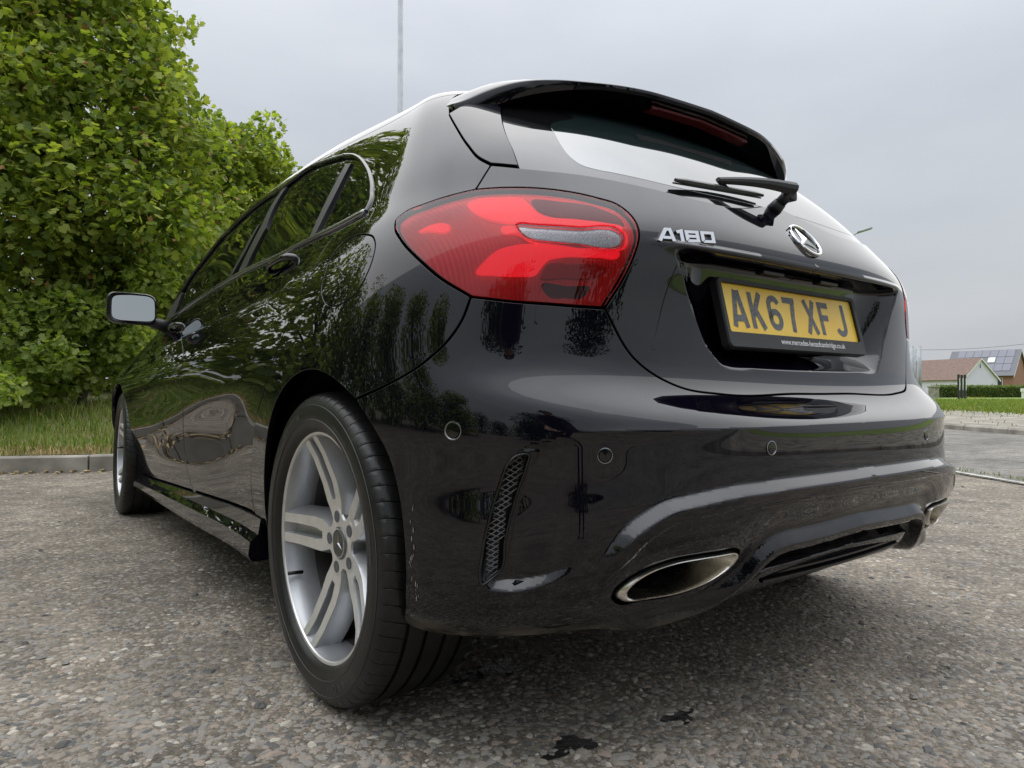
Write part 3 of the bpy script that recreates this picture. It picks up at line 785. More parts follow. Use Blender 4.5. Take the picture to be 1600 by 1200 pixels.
LAMP = {
 'light_guide': [[(490, 170), (560, 142), (700, 132), (830, 140), (870, 175), (905, 212), (960, 240), (1150, 262), (1350, 288), (1420, 303), (1435, 328), (1400, 333), (1100, 300), (850, 284), (650, 273), (560, 240), (512, 205)],
                 [(540, 590), (600, 512), (680, 448), (760, 425), (900, 413), (1150, 440), (1380, 455), (1415, 470), (1408, 498), (1300, 501), (1050, 500), (985, 514), (950, 548), (912, 600), (800, 612), (650, 605)],
                 [(190, 340), (240, 310), (372, 292), (385, 300), (380, 325), (250, 336)],
                 [(690, 318), (770, 302), (800, 335), (860, 385), (1000, 412), (1390, 448), (1430, 440), (1440, 350), (1400, 340), (1440, 338), (1448, 445), (1400, 458), (900, 408), (780, 352), (702, 346)]],
 'lamp_clear': [[(795, 314), (900, 316), (1150, 331), (1400, 350), (1416, 366), (1405, 430), (1380, 438), (1150, 415), (950, 395), (880, 384), (840, 364), (812, 340)]],
 'reflector_red': [[(965, 548), (1130, 540), (1300, 545), (1338, 562), (1310, 602), (1250, 628), (1080, 625), (935, 618)]],
 'lamp_dark': [[(942, 664), (1100, 668), (1243, 682), (1192, 742), (1090, 742), (992, 734), (958, 702)]],
 'lamp_smoke': [[(880, 150), (1050, 155), (1300, 200), (1420, 265), (1440, 300), (1300, 275), (1000, 235), (930, 210)]]}
for nm_, sc_ in (('lamp_housing', 55), ('light_guide', 90), ('reflector_red', 140), ('lamp_smoke', 70)):
    t = MAT[nm_].node_tree; p_ = [n for n in t.nodes if n.type == 'BSDF_PRINCIPLED'][0]; co_ = N(t, 'ShaderNodeTexCoord').outputs['Object']
    w_ = N(t, 'ShaderNodeTexWave', wave_type='BANDS', bands_direction='X'); w_.inputs['Scale'].default_value = sc_; w_.inputs['Distortion'].default_value = 0.6; L(t, co_, w_.inputs['Vector'])
    b_ = N(t, 'ShaderNodeBump'); b_.inputs['Strength'].default_value = .16; b_.inputs['Distance'].default_value = .003; L(t, w_.outputs['Fac'], b_.inputs['Height']); L(t, b_.outputs[0], p_.inputs['Normal'])
PNAME = {'light_guide': 'light_guide', 'lamp_clear': 'reversing_light', 'reflector_red': 'reflector', 'lamp_dark': 'lamp_recess', 'lamp_smoke': 'lamp_panel'}
def swap_parent(objs, parents):
    for o, p in zip(objs, parents): o.parent = p
clr = curve(px_uv(z1(LAMP['lamp_clear'][0])), .005, True)
lens = panel('tail_light', lamp_loop, lens_m, car, F=Foff(.0015), step=.010, gap=.0028, depth=.006, holes=(clr,))
hous = panel('lamp_housing', lamp_loop, MAT['lamp_housing'], None, F=Foff(-.010), step=.014, gap=.0045, depth=.004); swap_parent(hous, lens)
clear_m = bpy.data.materials.new('clear_lens'); clear_m.use_nodes = True; t = clear_m.node_tree; t.nodes.clear()
o_ = N(t, 'ShaderNodeOutputMaterial'); tr = N(t, 'ShaderNodeBsdfTransparent'); gl = N(t, 'ShaderNodeBsdfGlossy'); gl.inputs['Roughness'].default_value = 0.02; fr = N(t, 'ShaderNodeFresnel'); mx = N(t, 'ShaderNodeMixShader')
L(t, fr.outputs[0], mx.inputs[0]); L(t, tr.outputs[0], mx.inputs[1]); L(t, gl.outputs[0], mx.inputs[2]); L(t, mx.outputs[0], o_.inputs[0])
swap_parent(panel('clear_lens', clr, clear_m, None, F=Foff(.0012), step=.012, gap=-.0004, depth=.004), lens)
for k_, polys in LAMP.items():
    for pl in polys:
        lp = curve(px_uv(z1(pl)), .005, True)
        swap_parent(panel(PNAME[k_], lp, MAT[k_], None, F=Foff(-.0050 if k_ != 'lamp_dark' else -.0085), step=.012, gap=.0003, depth=.0055, edge=.0008), lens)
# lamp seal: thin black rubber behind the gap
# rear glass: clear field and ceramic border
gbm = C['glass_bottom']; bg_ = C['blade_glass']; gi = near_i(gbm, bg_[-1])
topc = near_uv((0, -.17, 1.312))
clear_px = px_uv([(861, 195), (866, 203), (875, 219), (891, 241), (908, 254), (934, 262), (960, 267), (1010, 278), (1080, 295), (1130, 306)])
cb = curve(np.vstack([[(.62, clear_px[0, 1]+.12)], [(.585, clear_px[0, 1]+.06)], clear_px, [(0.0, clear_px[-1, 1]+.004)]]), .010)
cb = cb[(cb[:, 0] >= 0)]; cb[-1, 0] = 0
ctop = near_uv((0, -.16, 1.318))[1]
# the glass runs up under the spoiler
gtop = np.array([near_uv(p) for p in ((.56, -.13, 1.25), (.45, -.135, 1.30), (.30, -.145, 1.315), (.15, -.15, 1.32), (0, -.15, 1.32))]); gtop[-1, 0] = 0
glass_loop = join(np.array([(0.0, v) for v in np.arange(gbm[-1][1], gtop[-1][1], .01)]), curve(rev(gtop), .012), curve(np.vstack([gtop[0], bg_[0]]), .008), bg_, gbm[gi:])
clear_top = curve(np.vstack([[(0.0, gtop[-1][1]-.03)], [(.30, gtop[-1][1]-.035)], [(.5, gtop[-1][1]-.05)], cb[0]]), .012)
clear_loop = join(np.array([(0.0, v) for v in np.arange(cb[-1][1], gtop[-1][1]-.031, .01)]), clear_top, cb)
GLASS = panel('rear_window', glass_loop, MAT['frit_glass'], HATCH, F=Foff(-.0042), step=.012, centre=True, gap=.0015, depth=.008)
panel('window_pane', clear_loop, MAT['clear_glass'], HATCH, F=Foff(-.0036), step=.012, centre=True, gap=0, depth=.003)
BLADE = panel('spoiler_blade', join(C['blade_quarter'], C['blade_top'], bg_, rev(gbm[:gi+1])), MAT['black_paint'], None, F=Foff(.004), step=.010, gap=.002, depth=.012)
for b in BLADE: b.parent = HATCH
# spoiler: section profiles lofted across the car
TX = [0, .1, .17, .22, .30, .40, .45, .50, .545, .585, .618]
TY = [-.328, -.329, -.329, -.321, -.299, -.268, -.250, -.224, -.188, -.15, -.115]
TZ = [1.321, 1.316, 1.312, 1.3135, 1.313, 1.306, 1.302, 1.296, 1.284, 1.265, 1.243]
def spoiler():
    xs = np.r_[np.linspace(0, .5, 26), np.linspace(.5, .618, 14)[1:]]
    def smooth(v): return np.array([np.interp(np.clip(xs+d, 0, .618), TX, v) for d in (-.03, -.015, 0, .015, .03)]).mean(0)
    ty, tz = smooth(TY), smooth(TZ); secs = []
    for x, y, z in zip(xs, ty, tz):
        h = BV.ray_cast(Vector((-max(x, .001), float(np.interp(x, [0, .2, .4, .53, .585, .618], [-.097, -.092, -.077, -.0625, -.071, -.092])), 2)), Vector((0, 0, -1)))
        yf_ = float(np.interp(x, [0, .2, .4, .53, .585, .618], [-.097, -.092, -.077, -.0625, -.071, -.092])); zf_ = h[0][2] if h[0] else 1.3
        h2 = BV.ray_cast(Vector((-max(x, .001), yf_-.055, 2)), Vector((0, 0, -1))); zu = (h2[0][2] if h2[0] else zf_-.05)-.004
        k = 1-sst(.50, .618, np.array([x]))[0]
        top = [(yf_+(y-yf_)*q, zf_+(z-zf_)*(q**1.15)+.010*k*math.sin(math.pi*q)*1.0) for q in np.linspace(0, 1, 9)]
        th = .013+.024*sst(.32, .58, np.array([x]))[0]
        lip = [(y-.0015, z-.002), (y-.001, z-th*.6), (y+.005, z-th)]
        und = [(y+.03, z-th-.002), (y+.06+.0*k, z-th-.004*k), (max(y+.075, yf_-.10), min(z-th-.010*k, zu+.02)), (yf_-.05, zu-.004), (yf_-.04, zu-.02)]
        secs.append([(x, a, b) for a, b in top+lip+und])
    w = len(secs[0]); P = np.array([p for s in secs for p in s]); n = len(P)
    F_ = [(i*w+j, i*w+j+1, (i+1)*w+j+1, (i+1)*w+j) for i in range(len(secs)-1) for j in range(w-1)]
    end = tuple((len(secs)-1)*w+j for j in range(w))
    F2 = F_+[end]
    V = np.vstack([P, P*FLIP]); FF = F2+[tuple(i+n for i in f[::-1]) for f in F2]
    me = bpy.data.meshes.new('roof_spoiler'); me.from_pydata(V.tolist(), [], FF)
    bm = bmesh.new(); bm.from_mesh(me); bmesh.ops.remove_doubles(bm, verts=bm.verts, dist=1e-6); bmesh.ops.recalc_face_normals(bm, faces=bm.faces)
    for e in bm.edges:
        if len(e.link_faces) == 2 and e.calc_face_angle(0) > R(32): e.smooth = False
    bm.to_mesh(me); bm.free()
    return link('roof_spoiler', me, MAT['black_paint'], HATCH), secs
SPOILER, _secs = spoiler()
mb = MB()
for s_ in np.linspace(-1, 1, 25)[:-1]:
    pass
bl = [(x, float(np.interp(abs(x), TX, TY))+.040, float(np.interp(abs(x), TX, TZ))-.0195) for x in np.linspace(-.187, .187, 25)]
vv = []; ff = []
for i, (x, y, z) in enumerate(bl):
    vv += [(x, y-.013, z+.002), (x, y-.013, z-.004), (x, y+.011, z-.007), (x, y+.013, z)]
    if i: b = 4*i; ff += [(b-4, b, b+1, b-3), (b-3, b+1, b+2, b-2), (b-2, b+2, b+3, b-1)]
simple('brake_light_red', (0.16, 0.010, 0.014), 0.12, coat=1.0)
mesh('brake_light', vv, ff, MAT['brake_light_red'], HATCH, smooth=False)

# side windows
win_loop = join(bel[:], curve(np.vstack([bel[-1], wt[-1]]), .01), rev(wt), rev(C['window_rear']))
SIDEWIN = panel('side_window', win_loop, MAT['privacy_glass'], car, F=Foff(-.006), step=.02, gap=-.002, depth=.004)
def strip(name, cv, rad, mat, off=0.0, squash=None, both=True, parent=car):
    P, Nn = PN(S, cv[:, 0], cv[:, 1]); P = P+Nn*off; r_ = []
    for f in ((-1, 1) if both else (-1,)):
        m_ = MB(); m_.tube((P*np.array([-f if f == 1 else -1, 1, 1]) if False else P*np.array([f, 1, 1])).tolist(), rad, 8); r_.append(m_.build(name, MAT[mat], parent))
    return r_
strip('window_trim', join(C['window_rear'], wt), .0065, 'gloss_black', -.001)
simple('chrome_dark', (0.30, 0.31, 0.33), 0.18, metal=1.0)
strip('belt_trim', bel, .0075, 'chrome_dark', .001)
for pl, nm in (([(448, 292), (441, 296), (410, 350), (373, 424), (383, 420), (414, 358)], 'pillar_trim'), ([(548, 255), (540, 257), (514, 305), (484, 370), (491, 367), (520, 310)], 'quarter_divider'), ([(406, 350), (402, 353), (380, 392), (357, 434), (361, 432), (384, 392)], 'glass_seal')):
    panel(nm, resample(np.vstack([px_uv(pl)]), .01, True), MAT['satin_black'], car, F=Foff(.0005), step=.02, gap=0, depth=.008)
mc = px_uv([(283, 455), (275, 468), (266, 482), (259, 500), (262, 500), (270, 497), (277, 480), (285, 458)])
panel('mirror_corner', resample(mc, .01, True), MAT['black_plastic'], car, F=Foff(.001), step=.02, gap=0, depth=.008)

# door handles, door mirrors
def handle(parent, px, ln=.205):
    u, v = px_uv([px])[0]; c, n_ = PN(F_door, np.array([u]), np.array([v])); c, n_ = c[0], n_[0]
    ax = nrm(np.array([0, 1.0, -.035])); upv = np.cross(n_, ax); r_ = []
    ts = np.linspace(-1, 1, 22); V = []; F_ = []; k = 12
    for t_ in ts:
        lift = .022*(1-abs(t_)**4)-.004; hw = .0105*(1-.25*abs(t_)**2)*(1 if abs(t_) < .99 else .7); th = .008
        for j in range(k):
            a = 2*math.pi*j/k
            V.append(c+ax*(t_*ln/2)+n_*(lift+th*math.sin(a))+upv*(hw*math.cos(a)))
    for i in range(len(ts)-1):
        for j in range(k): F_.append((i*k+j, i*k+(j+1) % k, (i+1)*k+(j+1) % k, (i+1)*k+j))
    F_ += [tuple(range(k))[::-1], tuple((len(ts)-1)*k+j for j in range(k))]
    V = np.array(V)
    # hand hollow: a shallow dark bowl set on the skin under the grip
    B = []; G = []; m_ = 20
    for q, dep in ((1.0, .0012), (.8, .0016), (.0, .0018)):
        for j in range(m_):
            a = 2*math.pi*j/m_; B.append(c+ax*(.068*q*math.cos(a)+.012)+upv*(.027*q*math.sin(a)-.006)+n_*dep)
    for i in range(2):
        for j in range(m_): G.append((i*m_+j, i*m_+(j+1) % m_, (i+1)*m_+(j+1) % m_, (i+1)*m_+j))
    B = np.array(B)
    for f, p in zip((FLIP, np.ones(3)), parent):
        mesh('door_handle', V*f, F_, MAT['black_paint'], p); mesh('handle_recess', B*f, G, MAT['gloss_black'], p)
handle(DOOR_R, (441, 414)); handle(DOOR_F, (276, 512))
def door_mirror(sgn):
    e = empty('door_mirror', parent=car)
    def sq(u, n): return math.copysign(abs(u)**(2/(n+1.6)), u)
    V = []; F_ = []; k = 28; prof = [(-.052, .93), (-.045, 1.0), (-.015, 1.03), (.02, .97), (.05, .80), (.075, .50), (.088, .15)]
    cx, cy, cz = .928, 1.985, .985
    for y_, s_ in prof:
        for j in range(k):
            a = 2*math.pi*j/k; V.append((cx+.092*s_*sq(math.cos(a), 3.4), cy+y_, cz+.066*s_*sq(math.sin(a), 3.4)+.004*math.cos(a)))
    for i in range(len(prof)-1):
        for j in range(k): F_.append((i*k+j, i*k+(j+1) % k, (i+1)*k+(j+1) % k, (i+1)*k+j))
    F_.append(tuple((len(prof)-1)*k+j for j in range(k)))
    mesh('mirror_housing', np.array(V)*np.array([sgn, 1, 1]), F_ if sgn > 0 else [f[::-1] for f in F_], MAT['black_paint'], e)
    G = [(cx+.080*sq(math.cos(2*math.pi*j/k), 3.6)-.002, cy-.046+.010*math.cos(2*math.pi*j/k)*0, cz+.055*sq(math.sin(2*math.pi*j/k), 3.6)+.004*math.cos(2*math.pi*j/k)) for j in range(k)]
    rim_ = [(cx+.089*sq(math.cos(2*math.pi*j/k), 3.4), cy-.052, cz+.063*sq(math.sin(2*math.pi*j/k), 3.4)+.004*math.cos(2*math.pi*j/k)) for j in range(k)]
    m_ = MB(); m_.add([(p[0]*sgn, p[1], p[2]) for p in rim_+G], [(j, (j+1) % k, k+(j+1) % k, k+j) for j in range(k)]); m_.build('mirror_surround', MAT['black_plastic'], e)
    c = np.mean(G, 0); Gg = [(p[0]*sgn, p[1]-.008+.19*(p[0]-cx)+.12*(p[2]-cz), p[2]) for p in G]
    mesh('mirror_glass', Gg, [tuple(range(k))], MAT['mirror'], e, smooth=False)
    m_ = MB(); m_.tube([((.775)*sgn, 1.99, .915), (.815*sgn, 1.985, .925), (.865*sgn, 1.985, .938)], [.030, .024, .020], 12); m_.build('mirror_arm', MAT['black_plastic'], e)
for s_ in (-1, 1): door_mirror(s_)

# sill skirts
def skirt(sgn):
    ys = np.linspace(.395, 2.305, 50); V = []; w = 9; F_ = []
    for y in ys:
        zt = np.interp(y, [.35, 1.05, 2.05, 2.3], [.314, .289, .244, .238]); zb = np.interp(y, [.38, .5, 1.0, 2.0, 2.3], [.205, .20, .188, .172, .170])
        h = cast((-2, y, zt+.006), (1, 0, 0)); xs_ = F_door(np.array([h[0]]), np.array([h[1]]))[0, 0]
        fl = .012+.018*sst(.30, 1.2, np.array([2.3-y]))[0]*0+.010
        zm = zt-(zt-zb)*np.interp(y, [.4, 1.2, 2.3], [.50, .42, .38])
        V += [(xs_-.012, y, zt+.001), (xs_-.002, y, zt), (xs_+.004, y, zt-.004), (xs_+.010, y, zm+.012), (xs_+fl+.008, y, zm-.004), (xs_+fl+.012, y, zb+.018), (xs_+fl+.006, y, zb+.004), (xs_+fl-.006, y, zb), (xs_-.10, y, zb+.004)]
    for i in range(len(ys)-1):
        for j in range(w-1): F_.append((i*w+j, i*w+j+1, (i+1)*w+j+1, (i+1)*w+j))
    F_ += [tuple(range(w))[::-1], tuple((len(ys)-1)*w+j for j in range(w))]
    V = np.array(V)*np.array([sgn, 1, 1]); o = mesh('sill_skirt', V, F_, MAT['black_paint'], car); mark_sharp(o.data, 28)
for s_ in (-1, 1): skirt(s_)

# ------------------------------------------------------------------ bumper fittings
def surf(px, F=F_bumper):
    u, v = px_uv([px])[0]; p, n_ = PN(F, np.array([u]), np.array([v])); return p[0], n_[0]
def frame(n_):
    a = nrm(np.cross(np.array([0, 0, 1.0]), n_)); return a, np.cross(n_, a)
def sensor(p, n_, sgn, r_=.0105, ring=.0135):
    p = p*np.array([sgn, 1, 1]); n_ = n_*np.array([sgn, 1, 1]); a, b = frame(n_); m_ = MB(); k = 24
    for (r0, h0, r1, h1, mt) in ((ring, .0002, ring, .0016, 1), (ring, .0016, ring-.0016, .0018, 1), (ring-.0016, .0018, r_, .0004, 1), (r_, .0004, r_*.96, .0022, 0), (r_*.96, .0022, 0, .0026, 0)):
        V = [];
        for rr, hh in ((r0, h0), (r1, h1)):
            for j in range(k):
                an = 2*math.pi*j/k; V.append(p+a*(rr*math.cos(an))+b*(rr*math.sin(an))+n_*hh)
        m_.add(V, [(j, (j+1) % k, k+(j+1) % k, k+j) for j in range(k)], mt)
    m_.build('parking_sensor', [MAT['gloss_black'], MAT['chrome_dark']], BUMPER)
for q, rr in (((708, 673), 1.15), ((945, 712), .95), ((1205, 700), .95)):
    p, n_ = surf(q)
    for sg in (-1, 1): sensor(p, n_, sg, .0105*rr, .0135*rr)
# tow-eye cover
p, n_ = surf((1130, 755)); 
# exhaust finishers
def tube_on(loop, F, off, rad, n=10):
    P, Nn = PN(F, loop[:, 0], loop[:, 1]); return P+Nn*off
def exhaust(sgn):
    e = empty('exhaust_trim', parent=car)
    lp = curve(px_uv([(961, 935), (966, 922), (978, 908), (1003, 889), (1036, 877), (1080, 868.5), (1125, 862.5), (1144, 860.5), (1151, 864), (1148, 873), (1124, 894.5), (1090, 914), (1057, 926), (1001, 935.5), (968, 939)]), .005, True)
    P, Nn = PN(F_bumper, lp[:, 0], lp[:, 1]); k_sm = 5
    for _ in range(k_sm*4): P = .25*np.roll(P, 1, 0)+.5*P+.25*np.roll(P, -1, 0) if _ < 8 else P
    c = P.mean(0); fwd = np.array([0, 1.0, .02]); outw = np.array([0, -1.0, 0]); n = len(P); f = np.array([sgn, 1, 1])
    P = P+outw*.004
    rings = [P+(c-P)*.00+fwd*.010, P+(c-P)*.0+fwd*.0, P+(c-P)*.02+outw*.005, P+(c-P)*.06+outw*.0065, P+(c-P)*.10+outw*.004, P+(c-P)*.12+fwd*.004, P+(c-P)*.20+fwd*.045, P+(c-P)*.24+fwd*.075]
    V = np.vstack(rings); F_ = [(i*n+j, i*n+(j+1) % n, (i+1)*n+(j+1) % n, (i+1)*n+j) for i in range(len(rings)-1) for j in range(n)]
    o = mesh('exhaust_finisher', V*f, F_, MAT['brushed_steel'], e); mark_sharp(o.data, 40)
    V2 = np.vstack([P+(c-P)*.245+fwd*.072, P+(c-P)*.4+fwd*.16, np.repeat((c+fwd*.165)[None], n, 0)])
    mesh('exhaust_inner', V2*f, [(i*n+j, i*n+(j+1) % n, (i+1)*n+(j+1) % n, (i+1)*n+j) for i in range(2) for j in range(n)], MAT['void'], e)
    # dark cup in the bumper round the finisher
    H, Hn = PN(F_bumper, exh[:, 0], exh[:, 1]); m = len(H); hc = H.mean(0)
    V3 = np.vstack([H+(hc-H)*(-.03), H+fwd*.03-(hc-H)*.02, H+(hc-H)*.10+fwd*.05]) 
    mesh('exhaust_surround', V3*f, [(i*m+j, i*m+(j+1) % m, (i+1)*m+(j+1) % m, (i+1)*m+j) for i in range(2) for j in range(m)], MAT['satin_black'], e)
for s_ in (-1, 1): exhaust(s_)
# side vent grilles
def grille(sgn):
    lo, hi = vent.min(0), vent.max(0); m_ = MB(); f = np.array([sgn, 1, 1])
    vl = np.vstack([vent, vent[:1]])
    Fv = Foff(-.006, F_bumper)
    def add(a, b):
        q = np.linspace(0, 1, 9)[:, None]; g = a+(b-a)*q; ins = inside(vent, g[:, 0], g[:, 1])
        run = []
        for i in range(len(g)):
            if ins[i]: run.append(g[i])
            if (not ins[i] or i == len(g)-1) and len(run) > 1:
                r2 = np.array(run); P, Nn = PN(Fv, r2[:, 0], r2[:, 1]); m_.tube((P*f).tolist(), .0009, 4); run = []
            elif not ins[i]: run = []
    w = hi[0]-lo[0]
    for v in np.arange(lo[1]-.1, hi[1]+.1, .0088):
        add(np.array([lo[0], v]), np.array([hi[0], v+w*.55])); add(np.array([lo[0], v]), np.array([hi[0], v-w*.75]))
    g = m_.build('vent_grille', MAT['vent_plastic'], BUMPER)
    P, Nn = PN(Foff(-.022, F_bumper), vent[:, 0], vent[:, 1]); P2, _ = PN(Foff(.0, F_bumper), vent[:, 0], vent[:, 1]); n = len(P); c = P.mean(0)
    V = np.vstack([P2-(P2.mean(0)-P2)*.03, P, np.repeat(c[None], n, 0)])
    mesh('vent_backing', V*f, [(i*n+j, i*n+(j+1) % n, (i+1)*n+(j+1) % n, (i+1)*n+j) for i in range(2) for j in range(n)], MAT['satin_black'], BUMPER)
    P3, N3_ = PN(F_bumper, vent[:, 0], vent[:, 1]); mm = MB(); mm.tube(((P3+N3_*.0005)*f).tolist(), .0022, 6, closed=True); mm.build('vent_frame', MAT['gloss_black'], BUMPER)
simple('vent_plastic', (0.15, 0.15, 0.155), 0.42)
for s_ in (-1, 1): grille(s_)
# diffuser fins in the middle
m_ = MB()
for dz, th in ((0, .0045), (.017, .004)):
    pts = [(x, -.648+.22*x*x, .284+dz*.72-.02*x*x) for x in np.linspace(-.27, .27, 25)]
    V = []; F_ = []
    for x, y, z in pts: V += [(x, y-.006, z), (x, y-.006, z-th), (x, y+.05, z-th), (x, y+.05, z)]
    for i in range(len(pts)-1):
        b = 4*i
        for j in range(4): F_.append((b+j, b+4+j, b+4+(j+1) % 4, b+(j+1) % 4))
    m_.add(V, F_)
m_.build('diffuser_fin', MAT['satin_black'], BUMPER, smooth=False)
# ------------------------------------------------------------------ wheels (axis x, outer face towards +x)
def rubber(t, p, o):
    co = N(t, 'ShaderNodeTexCoord').outputs['Object']; n = N(t, 'ShaderNodeTexNoise'); n.inputs['Scale'].default_value = 14; n.inputs['Detail'].default_value = 8; L(t, co, n.inputs['Vector'])
    L(t, ramp(t, n.outputs['Fac'], [(0.35, (0.007, 0.007, 0.007)), (0.62, (0.014, 0.0135, 0.013)), (0.80, (0.045, 0.041, 0.036))]), p.inputs['Base Color'])
    p.inputs['Roughness'].default_value = 0.38; p.inputs['Specular IOR Level'].default_value = 0.45
    n2 = N(t, 'ShaderNodeTexNoise'); n2.inputs['Scale'].default_value = 260; n2.inputs['Detail'].default_value = 3; L(t, co, n2.inputs['Vector'])
    b = N(t, 'ShaderNodeBump'); b.inputs['Strength'].default_value = 0.22; b.inputs['Distance'].default_value = 0.002; L(t, n2.outputs['Fac'], b.inputs['Height']); L(t, b.outputs[0], p.inputs['Normal'])
material('rubber', rubber)
simple('rubber_mark', (0.06, 0.06, 0.06), 0.5)
def text_mesh(s_, size, extrude=0.0, offset=0.0, align='CENTER', xs=1.0):
    cu = bpy.data.curves.new('txt', 'FONT'); cu.body = s_; cu.size = size; cu.extrude = extrude; cu.offset = offset; cu.align_x = align; cu.resolution_u = 4
    ob = bpy.data.objects.new('txt', cu); COL.objects.link(ob)
    dg = bpy.context.evaluated_depsgraph_get(); me = bpy.data.meshes.new_from_object(ob.evaluated_get(dg))
    V = np.array([tuple(v.co) for v in me.vertices]); F_ = [tuple(p.vertices) for p in me.polygons]
    bpy.data.objects.remove(ob); bpy.data.curves.remove(cu); bpy.data.meshes.remove(me)
    V[:, 0] *= xs
    return V, F_
def build_tyre():
    h = [-.095, -.104, -.1105, -.1155, -.1145, -.110, -.104, -.097, -.088, -.074, -.0655, -.0650, -.0575, -.057, -.040, -.0255, -.025, -.0175, -.017, 0, .017, .0175, .025, .0255, .040, .057, .0575, .0650, .0655, .074, .082, .090, .097, .103, .107, .1105, .1135, .1155, .1152, .1150, .1135, .1125, .1085, .1035, .0985, .095]
    r_ = [.230, .236, .246, .268, .285, .298, .3065, .312, .3155, .3178, .3182, .311, .311, .3183, .3185, .3185, .311, .311, .3185, .3185, .3185, .311, .311, .3185, .3185, .3183, .311, .311, .3182, .3178, .3170, .3155, .3130, .3095, .3050, .298, .288, .274, .264, .262, .2575, .250, .2425, .2375, .2335, .230]
    prof = np.array([r_, h]).T; k = len(prof); per = 66; offs = [0, .012, .018, .055, .061, .075, .30, .70]
    V = np.zeros((per*len(offs), k, 3))
    for i in range(per):
        for j, f in enumerate(offs):
            a0 = (i+f)/per*2*math.pi
            skew = np.where(prof[:, 1] > .06, (prof[:, 1]-.06)*.9+.010*np.sin(np.clip((prof[:, 1]-.06)/.045, 0, 1)*math.pi), 0)
            skl = np.where(prof[:, 1] < -.06, (-.06-prof[:, 1])*.9, 0)
            a = a0+skew*.9+skl
            dep = np.interp(f, [0, .012, .018, .055, .061, .075, 1], [0, .0004, .0045, .0045, .0004, 0, 0])
            m = np.interp(np.abs(prof[:, 1]), [.064, .067, .098, .107, .111], [0, 1, 1, .35, 0])*(prof[:, 0] > .29)
            rr = prof[:, 0]-dep*m
            V[i*len(offs)+j] = np.stack([prof[:, 1], rr*np.cos(a), rr*np.sin(a)], 1)
    n = V.shape[0]
    idx = np.arange(n*k).reshape(n, k); i2 = np.roll(idx, -1, 0)
    F_ = np.stack([idx[:, :-1], i2[:, :-1], i2[:, 1:], idx[:, 1:]], -1).reshape(-1, 4)
    me_o = bigmesh('tyre', V.reshape(-1, 3), F_, MAT['rubber'], None, smooth=True); mark_sharp(me_o.data, 38)
    return me_o
def build_marks():
    m_ = MB()
    def arc(txt, size, rad, a0, hh):
        V, F_ = text_mesh(txt, size, offset=.0004)
        out_ = []
        for x, y, _ in V:
            a = a0-x/rad; rr = rad+y; xh = np.interp(rr, [.245, .2575, .264, .274, .288, .298], [.1105, .1138, .1153, .1157, .1137, .1108])+.0006
            out_.append((xh, rr*math.cos(a), rr*math.sin(a)))
        m_.add(out_, F_)
    for a0 in (R(-62), R(118)): arc('A R R O W', .022, .267, a0, 0)
    for a0 in (R(60), R(-120), R(10)): arc('225/40 R18 92Y', .010, .268, a0, 0)
    for rr in (.2605, .2905):
        m_.lathe([(rr-.0006, float(np.interp(rr, [.245, .2575, .264, .274, .288, .298], [.1105, .1138, .1153, .1157, .1137, .1108]))+.0003), (rr, float(np.interp(rr, [.245, .2575, .264, .274, .288, .298], [.1105, .1138, .1153, .1157, .1137, .1108]))+.0012), (rr+.0008, float(np.interp(rr, [.245, .2575, .264, .274, .288, .298], [.1105, .1138, .1153, .1157, .1137, .1108]))+.0003)], 96, 'x')
    return m_.build('tyre_marking', MAT['rubber_mark'], smooth=False)
